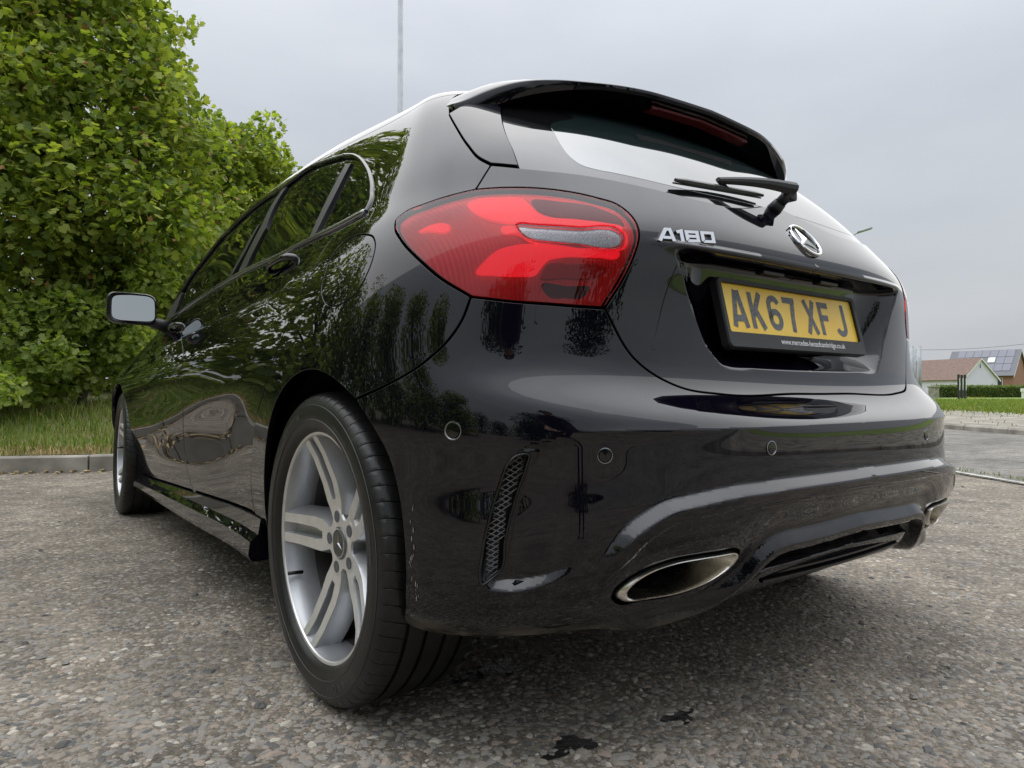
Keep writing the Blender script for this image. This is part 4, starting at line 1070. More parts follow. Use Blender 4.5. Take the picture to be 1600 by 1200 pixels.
def build_rim():
    m_ = MB()
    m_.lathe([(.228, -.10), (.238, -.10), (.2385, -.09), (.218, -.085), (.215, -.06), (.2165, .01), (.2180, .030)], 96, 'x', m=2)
    m_.lathe([(.2180, .030), (.2195, .055), (.2225, .080), (.2262, .0895), (.2278, .0960)], 96, 'x', m=0)
    m_.lathe([(.2278, .0960), (.2295, .0990), (.2375, .1005), (.2415, .0995), (.2430, .0965), (.2420, .090)], 96, 'x', m=1)
    # hub: five-lobed disc
    k = 120; V = []; rings = [(.030, .0555), (.036, .0560), (1.0, .0560), (1.06, .0525), (1.10, .030), (1.08, .0)]
    def lob(a): return .064+.011*math.cos(5*(a-R(179)))
    for rr, hh in rings:
        for i in range(k):
            a = 2*math.pi*i/k; q = rr if rr < .1 else lob(a)*rr; V.append((hh, q*math.cos(a), q*math.sin(a)))
    m_.add(V, [(i*k+j, i*k+(j+1) % k, (i+1)*k+(j+1) % k, (i+1)*k+j) for i in range(len(rings)-1) for j in range(k)])
    for f in range(len(m_.f)-k*(len(rings)-1), len(m_.f)-k*(len(rings)-3)): m_.m[f] = 1
    # arms: two per pair, a leaf-shaped slot between them
    rs = np.linspace(.052, .2305, 22)
    for s in range(5):
        a0 = R(179)+s*2*math.pi/5
        for sg in (-1, 1):
            V = []; mm = []
            for r0 in rs:
                c = sg*np.interp(r0, [.05, .075, .095, .12, .17, .2305], [.010, .0170, .0220, .0245, .0235, .0228])
                wi = np.interp(r0, [.05, .095, .115, .17, .2305], [.0120, .0135, .0122, .0108, .0102])   # half width of the machined face
                fh = np.interp(r0, [.05, .075, .13, .19, .2305], [.0555, .0560, .0640, .0800, .0975])
                bo = np.interp(r0, [.05, .12, .2305], [.010, .014, .015]); bi = np.interp(r0, [.05, .10, .125, .2305], [.0, .001, .003, .003]); dp = np.interp(r0, [.05, .12, .2305], [.045, .050, .046])
                sec = [(c-sg*(wi+bi), fh-dp), (c-sg*(wi+.0015), fh-.006), (c-sg*wi, fh-.0006), (c+sg*wi, fh), (c+sg*(wi+.002), fh-.004), (c+sg*(wi+bo*.75), fh-dp*.55), (c+sg*(wi+bo), fh-dp)]
                for tq, hh in sec:
                    V.append((hh, r0*math.cos(a0)-tq*math.sin(a0), r0*math.sin(a0)+tq*math.cos(a0)))
            w = 7; F_ = []; Mi = []
            for i in range(len(rs)-1):
                for j in range(w-1):
                    f = (i*w+j, i*w+j+1, (i+1)*w+j+1, (i+1)*w+j); F_.append(f if sg < 0 else f[::-1]); Mi.append(1 if j == 2 else 0)
            b = len(m_.v); m_.v += V; m_.f += [tuple(q+b for q in f) for f in F_]; m_.m += Mi
        V = []; F_ = []
        for r0 in np.linspace(.098, .229, 12):
            fh = np.interp(r0, [.05, .075, .13, .19, .2305], [.0555, .0560, .0640, .0800, .0975])-np.interp(r0, [.098, .12, .2305], [.006, .026, .022])
            for q in (-.016, -.006, .006, .016): V.append((fh-.004*(abs(q) < .01), r0*math.cos(a0)-q*math.sin(a0), r0*math.sin(a0)+q*math.cos(a0)))
        m_.add(V, [(i*4+j, i*4+j+1, (i+1)*4+j+1, (i+1)*4+j) for i in range(11) for j in range(3)], 0)
        V = []; F_ = []
        for r0 in np.linspace(.05, .100, 8):
            c = np.interp(r0, [.05, .075, .095, .12], [.010, .0155, .0215, .0235]); fh = np.interp(r0, [.05, .075, .13], [.0553, .0556, .0632])-.0003
            cc = c*(1 if r0 < .097 else .9)
            for q in (-1, -.33, .33, 1): V.append((fh-(.018 if r0 > .0995 else 0), r0*math.cos(a0)-q*cc*math.sin(a0), r0*math.sin(a0)+q*cc*math.cos(a0)))
        for i in range(7):
            for j in range(3): F_.append((i*4+j, i*4+j+1, (i+1)*4+j+1, (i+1)*4+j))
        m_.add(V, F_, 1)
    o = m_.build('rim', [MAT['alloy'], MAT['alloy_face'], MAT['barrel_shade']]); mark_sharp(o.data, 30); return o
def build_small():
    bolts = []
    for s in range(5):
        m_ = MB(); a = R(179)+s*2*math.pi/5; c = (.0, .056*math.cos(a), .056*math.sin(a))
        m_.lathe([(.0, .0568), (.0105, .0568), (.0115, .0574), (.0125, .0570)], 20, 'x', c); bolts.append(m_.build('wheel_bolt', MAT['bolt_grey']))
    m_ = MB()
    m_.lathe([(0, .0595), (.021, .0595), (.0225, .0608), (.0245, .0610), (.026, .0598), (.0325, .0590), (.034, .0575), (.034, .05)], 48, 'x')
    cap = m_.build('centre_cap', MAT['cap_grey'])
    m_ = MB()
    star_geo(m_, .0205, 'x', .0600, .0028)
    for j in range(46):      # laurel texture of the cap ring
        a = 2*math.pi*j/46; m_.box((.0602, .0292*math.cos(a), .0292*math.sin(a)), (.0012, .0018, .0032), rot=Matrix.Rotation(a+.5, 3, 'X'))
    star = m_.build('cap_star', MAT['chrome'], smooth=False)
    m_ = MB(); a = R(-152); m_.tube([(.070, .2035*math.cos(a), .2035*math.sin(a)), (.105, .196*math.cos(a), .196*math.sin(a))], .0042, 10); valve = m_.build('valve', MAT['satin_black'])
    m_ = MB(); m_.lathe([(.05, -.012), (.148, -.012), (.148, -.034), (.05, -.034)], 64, 'x'); m_.lathe([(.0, .0), (.075, .0), (.08, -.03)], 40, 'x')
    m_.lathe([(.149, -.036), (.2135, -.036), (.2135, -.06)], 48, 'x', m=1)
    disc = m_.build('brake_disc', [MAT['disc'], MAT['void']])
    return bolts+[cap, star, valve, disc]
def star_geo(m_, rad, axis, h, th):
    """three-pointed star, ridged, plus nothing else; lies in the plane across the axis"""
    pts = []
    for k in range(3):
        a = math.pi/2+k*2*math.pi/3
        pts.append((rad*math.cos(a), rad*math.sin(a))); b = a+math.pi/3; pts.append((rad*.17*math.cos(b), rad*.17*math.sin(b)))
    V = [(*p, 0.0) for p in pts]+[(0, 0, th)]; F_ = [(i, (i+1) % 6, 6) for i in range(6)]
    if axis == 'x': V = [(h+c, -a, b) for a, b, c in V]
    else: V = [(a, b, h+c) for a, b, c in V]
    m_.add(V, F_)
simple('barrel_shade', (0.085, 0.082, 0.078), 0.5, metal=0.3, noise=.4, nscale=12)  # silver barrel darkened deep inside: shade between the spokes painted as colour
simple('bolt_grey', (0.16, 0.17, 0.19), 0.4, metal=0.6)
simple('cap_grey', (0.20, 0.20, 0.20), 0.35, metal=0.9)
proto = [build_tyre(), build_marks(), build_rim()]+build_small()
WPOS = [(-.7635, 0, 180), (-.7635, 2.699, 177), (.7635, 0, 0), (.7635, 2.699, -3)]
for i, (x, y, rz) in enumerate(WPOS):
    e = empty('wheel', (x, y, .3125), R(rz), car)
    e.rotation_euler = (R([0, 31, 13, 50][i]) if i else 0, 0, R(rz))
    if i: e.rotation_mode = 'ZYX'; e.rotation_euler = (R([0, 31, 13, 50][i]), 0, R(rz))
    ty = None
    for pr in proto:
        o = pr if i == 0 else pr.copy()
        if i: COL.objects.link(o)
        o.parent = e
# wheel housings, underbody, silencer box
def liner(yc, sgn):
    m_ = MB(); n = 40; V = []
    for a in np.linspace(R(-8), R(192), n):
        xo = float(np.interp(a, [R(-8), R(30), R(120), R(160), R(192)], [.80, .845, .845, .775, .74]))
        for x, r_ in ((xo, .374), (xo-.015, .384), (.60, .385), (.52, .36)): V.append((x*sgn, yc+r_*math.cos(a), .312+r_*math.sin(a)))
    m_.add(V, [(i*4+j, i*4+j+1, (i+1)*4+j+1, (i+1)*4+j) for i in range(n-1) for j in range(3)])
    m_.add([(.52*sgn, yc+.36*math.cos(a), max(.26, .312+.36*math.sin(a))) for a in np.linspace(0, 2*math.pi, 40, endpoint=False)], [tuple(range(40))])
    m_.build('wheel_arch_liner', MAT['liner'], car)
for yc in (-.012, 2.699):
    for sg in (-1, 1): liner(yc, sg)
m_ = MB(); m_.box((0, 1.35, .225), (1.30, 2.2, .05), bev=.02); m_.box((0, -.40, .275), (.95, .30, .06), bev=.02); m_.box((0, 3.05, .23), (1.3, .5, .04), bev=.02)
m_.tube([(-.38, -.02, .312), (.38, -.02, .312)], .035, 10); m_.tube([(-.3, .2, .25), (.3, .2, .25)], .03, 8)
m_.box((-.1, .15, .30), (.5, .4, .12), bev=.03)
m_.build('underbody', MAT['liner'], car, smooth=False)
# bumper corner return under the wheel opening
# ------------------------------------------------------------------ tailgate fittings
PC = np.array([0, -.5439, .7976]); PT = .232                       # plate centre and tilt (top leans forward)
PU = np.array([0, math.sin(PT), math.cos(PT)]); PNn = np.array([0, -math.cos(PT), math.sin(PT)]); PXV = np.array([1.0, 0, 0])
plate = empty('number_plate', parent=car)
def pl(x, y, h): return PC+PXV*x+PU*y+PNn*h
def rounded(w, h, r, n=5):
    q = []
    for cx, cy, a0 in ((w/2-r, h/2-r, 0), (-w/2+r, h/2-r, 90), (-w/2+r, -h/2+r, 180), (w/2-r, -h/2+r, 270)):
        for k in range(n+1): a = R(a0+90*k/n); q.append((cx+r*math.cos(a), cy+r*math.sin(a)))
    return q
q = rounded(.520, .111, .008)
def plate_yellow(t, p, o):
    co = N(t, 'ShaderNodeTexCoord').outputs['Object']; n = N(t, 'ShaderNodeTexNoise'); n.inputs['Scale'].default_value = 9; n.inputs['Detail'].default_value = 7; L(t, co, n.inputs['Vector'])
    L(t, ramp(t, n.outputs['Fac'], [(0.3, (0.95, 0.58, 0.025)), (0.75, (1.0, 0.70, 0.075))]), p.inputs['Base Color']); p.inputs['Roughness'].default_value = 0.30; p.inputs['Coat Weight'].default_value = 0.25
material('plate_yellow', plate_yellow)
V = [pl(a, b, 0) for a, b in q]+[pl(a, b, -.004) for a, b in q]; n = len(q)
mesh('plate_sheet', V, [tuple(range(n))]+[(j, n+j, n+(j+1) % n, (j+1) % n) for j in range(n)], MAT['plate_yellow'], plate, smooth=False)
# frame with a wider lower band
o_out = [(a, b) for a, b in rounded(.540, .146, .012, 6)]; o_in = rounded(.512, .103, .006, 6); k = len(o_out); dy = -.0115
rings = [[(a, b+dy, -.012) for a, b in o_out], [(a, b+dy, .004) for a, b in o_out], [(a*.992, (b)*.975+dy, .0075) for a, b in o_out], [(a*1.004, b*1.02, .0065) for a, b in o_in], [(a, b, .0045) for a, b in o_in], [(a, b, .0005) for a, b in o_in]]
V = [pl(*p) for r_ in rings for p in r_]
o = mesh('plate_frame', V, [(i*k+j, i*k+(j+1) % k, (i+1)*k+(j+1) % k, (i+1)*k+j) for i in range(len(rings)-1) for j in range(k)], MAT['black_plastic'], plate); mark_sharp(o.data, 25)
# characters: 79 x 50 mm, 14 mm strokes
def thick(poly, w, closed=False):
    P = np.array(poly, float); n = len(P); Lf, Rt = [], []
    for i in range(n):
        d0 = nrm(P[i]-P[i-1]) if i > 0 else None; d1 = nrm(P[(i+1) % n]-P[i]) if i < n-1 else None
        d0 = d1 if d0 is None else d0; d1 = d0 if d1 is None else d1
        t_ = nrm(d0+d1); nn = np.array([-t_[1], t_[0]]); s_ = w/2/max(.35, nn@np.array([-d1[1], d1[0]]))
        Lf.append(P[i]+nn*s_); Rt.append(P[i]-nn*s_)
    V = Lf+Rt; return V, [(i, i+1, n+i+1, n+i) for i in range(n-1)]
def arcp(cx, cy, rx, ry, a0, a1, n=12): return [(cx+rx*math.cos(R(a)), cy+ry*math.sin(R(a))) for a in np.linspace(a0, a1, n)]
W2, H2, SW = .025, .0395, .014; e_ = SW/2
GL = {'A': [[(-W2+.004, -H2), (-.003, H2)], [(W2-.004, -H2), (.003, H2)], [(-.014, -.020), (.014, -.020)]],
      'K': [[(-W2+e_, -H2), (-W2+e_, H2)], [(-W2+e_+.002, -.012), (W2-.007, H2)], [(-.006, .004), (W2-.006, -H2)]],
      '6': [arcp(0, H2-.0235, W2-e_, .0235-e_, 20, 180, 10)+[(-W2+e_, -.012)]+arcp(0, -H2+.0245, W2-e_, .0245-e_, 180, 540, 26)[1:]],
      '7': [[(-W2+.001, H2-e_), (W2-.003, H2-e_)], [(W2-.009, H2-.002), (-.004+.010, -.004), (.002, -H2)]],
      'X': [[(-W2+.006, H2), (W2-.006, -H2)], [(W2-.006, H2), (-W2+.006, -H2)]],
      'F': [[(-W2+.010, -H2), (-W2+.010, H2)], [(-W2+.010, H2-e_), (W2-.002, H2-e_)], [(-W2+.010, .002), (W2-.009, .002)]],
      'J': [[(W2-e_-.003, H2), (W2-e_-.003, -H2+.022)]+arcp(0-.003, -H2+.022, W2-e_, .022-e_, 0, -165, 12)[1:]]}
simple('plate_grey', (0.13, 0.135, 0.145), 0.5, noise=0.6, nscale=160)
xs_ = [-.207, -.143, -.078, -.0165, .064, .123, .196]
for ch, xc in zip('AK67XFJ', xs_):
    m_ = MB(); lv = 0
    for st in GL[ch]:
        V, F_ = thick(st, SW); h = .0006+.00012*lv; lv += 1
        m_.add([pl(a*1.0+xc, b+.0, h) for a, b in V], F_)
    if ch == 'A': pass
    m_.build('plate_character', MAT['plate_grey'], plate, smooth=False)
simple('print_white', (0.75, 0.76, 0.78), 0.5)
V, F_ = text_mesh('www.mercedes-benzofcambridge.co.uk', .0172, offset=.0002, xs=.86)
w_ = V[:, 0].max()-V[:, 0].min(); V[:, 0] *= .262/w_
mesh('plate_lettering', [pl(a+.040, b-.0715, .0082-.0004) for a, b, _ in V], F_, MAT['print_white'], plate, smooth=False)
# lamp pods above the plate
for x in (-.11, .11):
    m_ = MB(); m_.box((x, -.553, .876), (.075, .022, .008), bev=.003); m_.build('plate_lamp', MAT['satin_black'], HATCH, smooth=False)
# star badge
def badge():
    u, v = near_uv((0, -.566, .957)); p, n_ = PN(F_hatch, np.array([0.0]), np.array([v])); p, n_ = p[0], n_[0]; p[0] = 0; n_[0] = 0; n_ = nrm(n_)
    X = np.array([1.0, 0, 0]); Y = nrm(np.cross(n_, X)); 
    if Y[2] < 0: Y = -Y
    m_ = MB(); k = 56; R0 = .0455
    for prof in ([(R0, -.002), (R0+.0005, .004), (R0-.0012, .0062), (R0-.0036, .0062), (R0-.0052, .0045), (R0-.0054, .0005)],):
        V = [p+X*(r_*math.cos(2*math.pi*j/k))+Y*(r_*math.sin(2*math.pi*j/k))+n_*h for r_, h in prof for j in range(k)]
        m_.add(V, [(i*k+j, i*k+(j+1) % k, (i+1)*k+(j+1) % k, (i+1)*k+j) for i in range(len(prof)-1) for j in range(k)])
    s_ = MB(); star_geo(s_, R0-.003, 'z', .0008, .0068)
    m_.add([p+X*a+Y*b+n_*c for a, b, c in s_.v], s_.f)
    o = m_.build('star_badge', MAT['chrome'], HATCH); mark_sharp(o.data, 25)
badge()
# model lettering
def lettering():
    q = px_uv([(1028, 377.5), (1117, 381.5)]); p, n_ = PN(F_hatch, q[:, 0], q[:, 1]); p = p*FLIP; n_ = n_*FLIP
    X = nrm(p[1]-p[0]); nn = nrm(n_.mean(0)); Y = np.cross(nn, X); Y = Y if Y[2] > 0 else -Y
    w = np.linalg.norm(p[1]-p[0])
    def rr(x0, y0, x1, y1): return [(x0, y0), (x1, y0), (x1, y1), (x0, y1)]
    # blocky extended capitals drawn as strokes in a unit-high cell
    st = .24
    G = [('A', 0.0, [[(0.0, 0), (.52, 1), (.80, 1), (.98, 0)], [(.28, .30), (.86, .30)]]),
         ('1', 1.22, [[(0.02, .80), (.34, .92), (.34, 0)]]),
         ('8', 1.80, [[(.12, .12), (.86, .12), (.86, .88), (.12, .88), (.12, .12)], [(.12, .51), (.86, .51)]]),
         ('0', 2.90, [[(.12, .12), (.86, .12), (.86, .88), (.12, .88), (.12, .12)]])]
    tot = 3.92; hgt = .0225
    for ch, x0, sts in G:
        m_ = MB()
        for i, s_ in enumerate(sts):
            V, F_ = thick(s_, st); n = len(V)//2
            up = .0042-.0002*i
            for lvl in (1,):
                B = [p[0]+X*((x0+a)/tot*w)+Y*(b*hgt)+nn*(-.001) for a, b in V]; T_ = [p[0]+X*((x0+a)/tot*w)+Y*(b*hgt)+nn*up for a, b in V]
                m_.add(B+T_, [tuple(q_+2*n for q_ in f) for f in F_]+[(j, j+1, 2*n+j+1, 2*n+j) for j in range(n-1)]+[(n+j+1, n+j, 3*n+j, 3*n+j+1) for j in range(n-1)]+[(0, 2*n, 3*n, n), (n-1, 2*n-1, 4*n-1, 3*n-1)])
        o = m_.build('model_letter', MAT['chrome'], HATCH, smooth=False)
        bm = bmesh.new(); bm.from_mesh(o.data); bmesh.ops.recalc_face_normals(bm, faces=bm.faces); bm.to_mesh(o.data); bm.free()
lettering()
# rear wiper
def wiper():
    def gp(px, h):
        u, v = px_uv([px])[0]; p, n_ = PN(S, np.array([u]), np.array([v])); return (p[0]+n_[0]*h)*FLIP
    e = empty('rear_wiper', parent=car)
    pv = near_uv((0.0, -.497, 1.035)); P0, n0 = PN(S, np.array([0.012]), np.array([pv[1]])); P0 = P0[0]*FLIP; n0 = n0[0]*FLIP
    m_ = MB(); m_.tube([P0-n0*.004, P0+n0*.018], [.017, .014], 16); m_.tube([P0+n0*.016, P0+n0*.040+np.array([.01, 0, .006])], [.0125, .0125], 14); m_.build('wiper_pivot', MAT['black_plastic'], e)
    a = P0+n0*.046+np.array([.016, -.002, .012]); b = gp((1115, 291), .016)
    m_ = MB(); d = b-a; side = nrm(np.cross(d, n0)); V = []; F_ = []; ts = np.linspace(0, 1, 12)
    for t_ in ts:
        wd = np.interp(t_, [0, .1, 1], [.013, .0125, .007]); th = np.interp(t_, [0, 1], [.011, .005]); c = a+d*t_+n0*(.006*math.sin(math.pi*t_))
        V += [c+side*wd-n0*th, c+side*wd*.9+n0*th*.4, c+side*wd*.4+n0*th, c-side*wd*.4+n0*th, c-side*wd*.9+n0*th*.4, c-side*wd-n0*th]
    for i in range(len(ts)-1):
        for j in range(6): F_.append((i*6+j, i*6+(j+1) % 6, (i+1)*6+(j+1) % 6, (i+1)*6+j))
    F_ += [tuple(range(6))[::-1], tuple((len(ts)-1)*6+j for j in range(6))]
    m_.add(V, F_); m_.box(tuple(a-n0*.016), (.026, .026, .034), bev=.005); o = m_.build('wiper_arm', MAT['black_plastic'], e); mark_sharp(o.data, 35)
    c0 = gp((1050, 289), .012); c1 = gp((1186, 312), .012); m_ = MB(); d = c1-c0
    m_.tube([c0+d*t_ for t_ in np.linspace(0, 1, 10)], [.0035]+[.0055]*8+[.0035], 6); m_.tube([c0-n0*.007, c1-n0*.007], .0022, 4)
    m_.tube([c0+d*.42, c0+d*.55, b], [.006, .007, .006], 6); m_.build('wiper_blade', MAT['satin_black'], e, smooth=False)
wiper()
# scrape on the bumper corner
def scrape():
    m_ = MB(); rnd = random.Random(4)
    pts = [(653, 762), (651, 775), (648, 790), (645, 800), (643, 815), (646, 868), (642, 878), (640, 888), (644, 902), (650, 915), (652, 928), (654, 940)]
    for a, b in zip(pts[:-1], pts[1:]):
        if rnd.random() < .25: continue
        for q in np.linspace(0, 1, 5)[:-1]:
            x, y = a[0]+(b[0]-a[0])*q+rnd.uniform(-2.4, 2.4), a[1]+(b[1]-a[1])*q; p, n_ = surf((x, y)); p = (p+n_*.0006)*FLIP; s_ = rnd.uniform(.0006, .0030)*(1 if rnd.random() < .6 else 0.01)
            k = 6; m_.add([p+np.array([0, math.cos(j/k*6.283)*s_*.7, math.sin(j/k*6.283)*s_*1.9]) for j in range(k)], [tuple(range(k))])
    m_.build('scrape_mark', MAT['primer'], BUMPER, smooth=False)
simple('primer', (0.22, 0.21, 0.195), 0.7)
scrape()
# ------------------------------------------------------------------ the place
def at(px, py, d):
    """point at depth d (metres along the view axis) in a photo direction"""
    return CAM+ray(px, py)*d
def asphalt(name, stone, binder, fine, scale, bump, disp=0.004):
    def b(t, p, o):
        co = N(t, 'ShaderNodeTexCoord').outputs['Object']
        vo = N(t, 'ShaderNodeTexVoronoi', feature='F1'); vo.inputs['Scale'].default_value = scale; vo.inputs['Randomness'].default_value = 1.0
        wn = N(t, 'ShaderNodeTexNoise'); wn.inputs['Scale'].default_value = scale*.8; wn.inputs['Detail'].default_value = 2; L(t, co, wn.inputs['Vector'])
        wv = N(t, 'ShaderNodeMix'); wv.data_type = 'VECTOR'; wv.inputs[0].default_value = 0.012; L(t, co, wv.inputs[4]); L(t, wn.outputs['Color'], wv.inputs[5]); L(t, wv.outputs[1], vo.inputs['Vector'])
        v2 = N(t, 'ShaderNodeTexVoronoi', feature='F1'); v2.inputs['Scale'].default_value = scale*2.7; L(t, co, v2.inputs['Vector'])
        sx = N(t, 'ShaderNodeSeparateColor'); L(t, vo.outputs['Color'], sx.inputs[0])
        stc = ramp(t, sx.outputs[0], stone)
        sx2 = N(t, 'ShaderNodeSeparateColor'); L(t, v2.outputs['Color'], sx2.inputs[0]); fin = ramp(t, sx2.outputs[1], fine)
        edge = ramp(t, vo.outputs['Distance'], [(0.30, (1, 1, 1)), (0.62, (0, 0, 0))])
        cov = mth(t, 'MULTIPLY', edge, ramp(t, sx.outputs[2], [(0.25, (0, 0, 0)), (0.32, (1, 1, 1))]))
        c1 = mixc(t, cov, mixc(t, 0.55, binder, fin), stc)
        big = N(t, 'ShaderNodeTexNoise'); big.inputs['Scale'].default_value = 1.3; big.inputs['Detail'].default_value = 6; big.inputs['Roughness'].default_value = 0.62; L(t, co, big.inputs['Vector'])
        c2 = mixc(t, 1.0, c1, ramp(t, big.outputs['Fac'], [(0.30, (0.52, 0.50, 0.47)), (0.50, (0.88, 0.855, 0.81)), (0.70, (1.14, 1.08, 0.985))]), 'MULTIPLY')
        md2 = N(t, 'ShaderNodeTexNoise'); md2.inputs['Scale'].default_value = 7; md2.inputs['Detail'].default_value = 5; L(t, co, md2.inputs['Vector'])
        c2 = mixc(t, 1.0, c2, ramp(t, md2.outputs['Fac'], [(0.32, (0.70, 0.68, 0.65)), (0.62, (1.15, 1.12, 1.07))]), 'MULTIPLY')
        L(t, c2, p.inputs['Base Color']); p.inputs['Roughness'].default_value = 0.82; p.inputs['Specular IOR Level'].default_value = 0.32
        h = mth(t, 'ADD', mth(t, 'MULTIPLY', mth(t, 'SUBTRACT', 0.65, vo.outputs['Distance']), cov), mth(t, 'MULTIPLY', v2.outputs['Distance'], -0.25))
        bp = N(t, 'ShaderNodeBump'); bp.inputs['Strength'].default_value = bump; bp.inputs['Distance'].default_value = disp; L(t, h, bp.inputs['Height']); L(t, bp.outputs[0], p.inputs['Normal'])
    return material(name, b)
asphalt('tarmac', [(0.0, (0.16, 0.152, 0.14)), (0.3, (0.26, 0.242, 0.218)), (0.55, (0.34, 0.315, 0.28)), (0.75, (0.40, 0.345, 0.295)), (0.9, (0.30, 0.31, 0.31)), (1.0, (0.54, 0.51, 0.46))],
        (0.14, 0.128, 0.112), [(0.0, (0.11, 0.103, 0.092)), (0.5, (0.23, 0.212, 0.186)), (1.0, (0.35, 0.31, 0.265))], 56, 1.0, 0.007)
asphalt('road_tarmac', [(0.0, (0.17, 0.17, 0.17)), (0.5, (0.24, 0.24, 0.238)), (1.0, (0.33, 0.325, 0.315))], (0.14, 0.14, 0.139), [(0.0, (0.13, 0.13, 0.13)), (1.0, (0.24, 0.238, 0.23))], 70, 0.6, 0.004)
# ground sheet
mesh('ground', [(-600, -600, -.30), (600, -600, -.30), (600, 900, -.30), (-600, 900, -.30)], [(0, 1, 2, 3)], simple('field_green', (0.10, 0.14, 0.035), 0.9, noise=0.5, nscale=.4), smooth=False); tag(bpy.data.objects['ground'], kind='structure')
def sheet(name, pts, z, mat, kind='structure'):
    o = mesh(name, [(x, y, z) for x, y in pts], [tuple(range(len(pts)))], mat, smooth=False); tag(o, kind=kind); return o
# car park: gently uneven tarmac near the camera
def carpark():
    xs = np.r_[-60, -30, -14, np.linspace(-7, 8, 100), 14, 30, 60]; ys = np.r_[-60, -30, -14, np.linspace(-6, 9, 100), 16, 30, 70]
    X, Y = np.meshgrid(xs, ys, indexing='ij')
    Z = .0035*np.sin(X*2.1+1)*np.sin(Y*1.7)+.003*np.sin(X*.9+Y*1.3); Z *= (np.hypot(X, Y-1) < 12)
    idx = np.arange(X.size).reshape(X.shape); F_ = np.stack([idx[:-1, :-1], idx[1:, :-1], idx[1:, 1:], idx[:-1, 1:]], -1).reshape(-1, 4)
    o = bigmesh('car_park', np.stack([X, Y, Z-.002], -1).reshape(-1, 3), F_, MAT['tarmac'], smooth=True); tag(o, kind='structure')
def gz(x, y): return .0035*np.sin(x*2.1+1)*np.sin(y*1.7)+.003*np.sin(x*.9+y*1.3)-.002
carpark()
# chippings pressed into the surface, real stones near the camera
def stones():
    # base stone: squashed irregular octahedron-like pebble
    def pebble(seed):
        r_ = np.random.default_rng(seed); n = 6
        top = [(0.45*math.cos(a)*r_.uniform(.7, 1.2), .45*math.sin(a)*r_.uniform(.7, 1.2), r_.uniform(.75, 1.0)) for a in np.linspace(0, 2*math.pi, n, endpoint=False)+r_.uniform(0, 1)]
        low = [(1.0*math.cos(a)*r_.uniform(.75, 1.15), 1.0*math.sin(a)*r_.uniform(.75, 1.15), r_.uniform(-.2, .25)) for a in np.linspace(0, 2*math.pi, n, endpoint=False)+r_.uniform(0, 1)]
        F_ = [(j, (j+1) % n, n+(j+1) % n) for j in range(n)]+[(j, n+(j+1) % n, n+j) for j in range(n)]
        F_ = [(n+j, n+(j+1) % n, (j+1) % n) for j in range(n)]+[(n+j, (j+1) % n, j) for j in range(n)]+[(0, j, j+1) for j in range(1, n-1)]
        return np.array(top+low), np.array(F_)
    lib = [pebble(i) for i in range(14)]
    fwd = AF[:2]/np.linalg.norm(AF[:2]); rgt = AR[:2]
    VV, FF, MI = [], [], []; base = 0
    def scatter(n, d0, d1, smin, smax, hfac, proud):
        nonlocal base
        # uniform in picture-ish density: more stones close by
        d = d0*(d1/d0)**rng.random(n); w = d*0.80; s = rng.uniform(-1, 1, n)*w; out = rng.random(n) < .22; s = np.where(out, rng.normal(0, 1.15, n)*w, s); d = np.where(out, d*rng.uniform(.35, 1.15, n), d)
        x = CAM[0]+fwd[0]*d+rgt[0]*s; y = CAM[1]+fwd[1]*d+rgt[1]*s
        ok = ~((y > 5.33-.487*(x+1.305)-.05) & (x < 3)); x, y = x[ok], y[ok]; n = len(x)
        sz = smin+(smax-smin)*rng.random(n)**3.0; rot = rng.uniform(0, 2*math.pi, n); z = gz(x, y)
        el = rng.uniform(.75, 1.4, n); hh = sz*hfac*rng.uniform(.6, 1.3, n); kind = rng.integers(0, len(lib), n); mi = rng.choice(5, n, p=[.36, .32, .18, .08, .06])
        for k in range(len(lib)):
            m = kind == k; c = m.sum()
            if not c: continue
            P, F_ = lib[k]; ca, sa = np.cos(rot[m])[:, None], np.sin(rot[m])[:, None]
            px_ = P[None, :, 0]*(sz[m]*el[m])[:, None]; py_ = P[None, :, 1]*(sz[m]/el[m])[:, None]; pz_ = (P[None, :, 2]+proud)*hh[m][:, None]
            V = np.stack([x[m][:, None]+ca*px_-sa*py_, y[m][:, None]+sa*px_+ca*py_, z[m][:, None]+pz_], -1)
            VV.append(V.reshape(-1, 3)); FF.append((F_[None]+(np.arange(c)*len(P))[:, None, None]+base).reshape(-1, 3)); MI.append(np.repeat(mi[m], len(F_))); base += c*len(P)
    scatter(42000, .95, 3.8, .0026, .0130, .30, -.30)
    scatter(16000, 3.2, 8.0, .005, .014, .34, -.28)
    scatter(1500, 1.0, 5.0, .010, .0170, .34, -.12)
    scatter(300, 1.1, 6.5, .005, .013, .7, .15)
    mats = [simple('stone_grey', (0.235, 0.222, 0.198), 0.8, noise=.38, nscale=2.6), simple('stone_brown', (0.268, 0.238, 0.198), 0.8, noise=.38, nscale=2.6), simple('stone_dark', (0.105, 0.101, 0.095), 0.7, noise=.38, nscale=2.6), simple('stone_pink', (0.31, 0.25, 0.20), 0.8, noise=.35, nscale=2.6), simple('stone_pale', (0.43, 0.395, 0.33), 0.8, noise=.35, nscale=2.6)]
    o = bigmesh('chippings', np.vstack(VV), np.vstack(FF), mats, smooth=False, midx=np.concatenate(MI)); tag(o, 'grey and brown stone chippings bedded in the tarmac', 'chippings', kind='stuff')
stones()
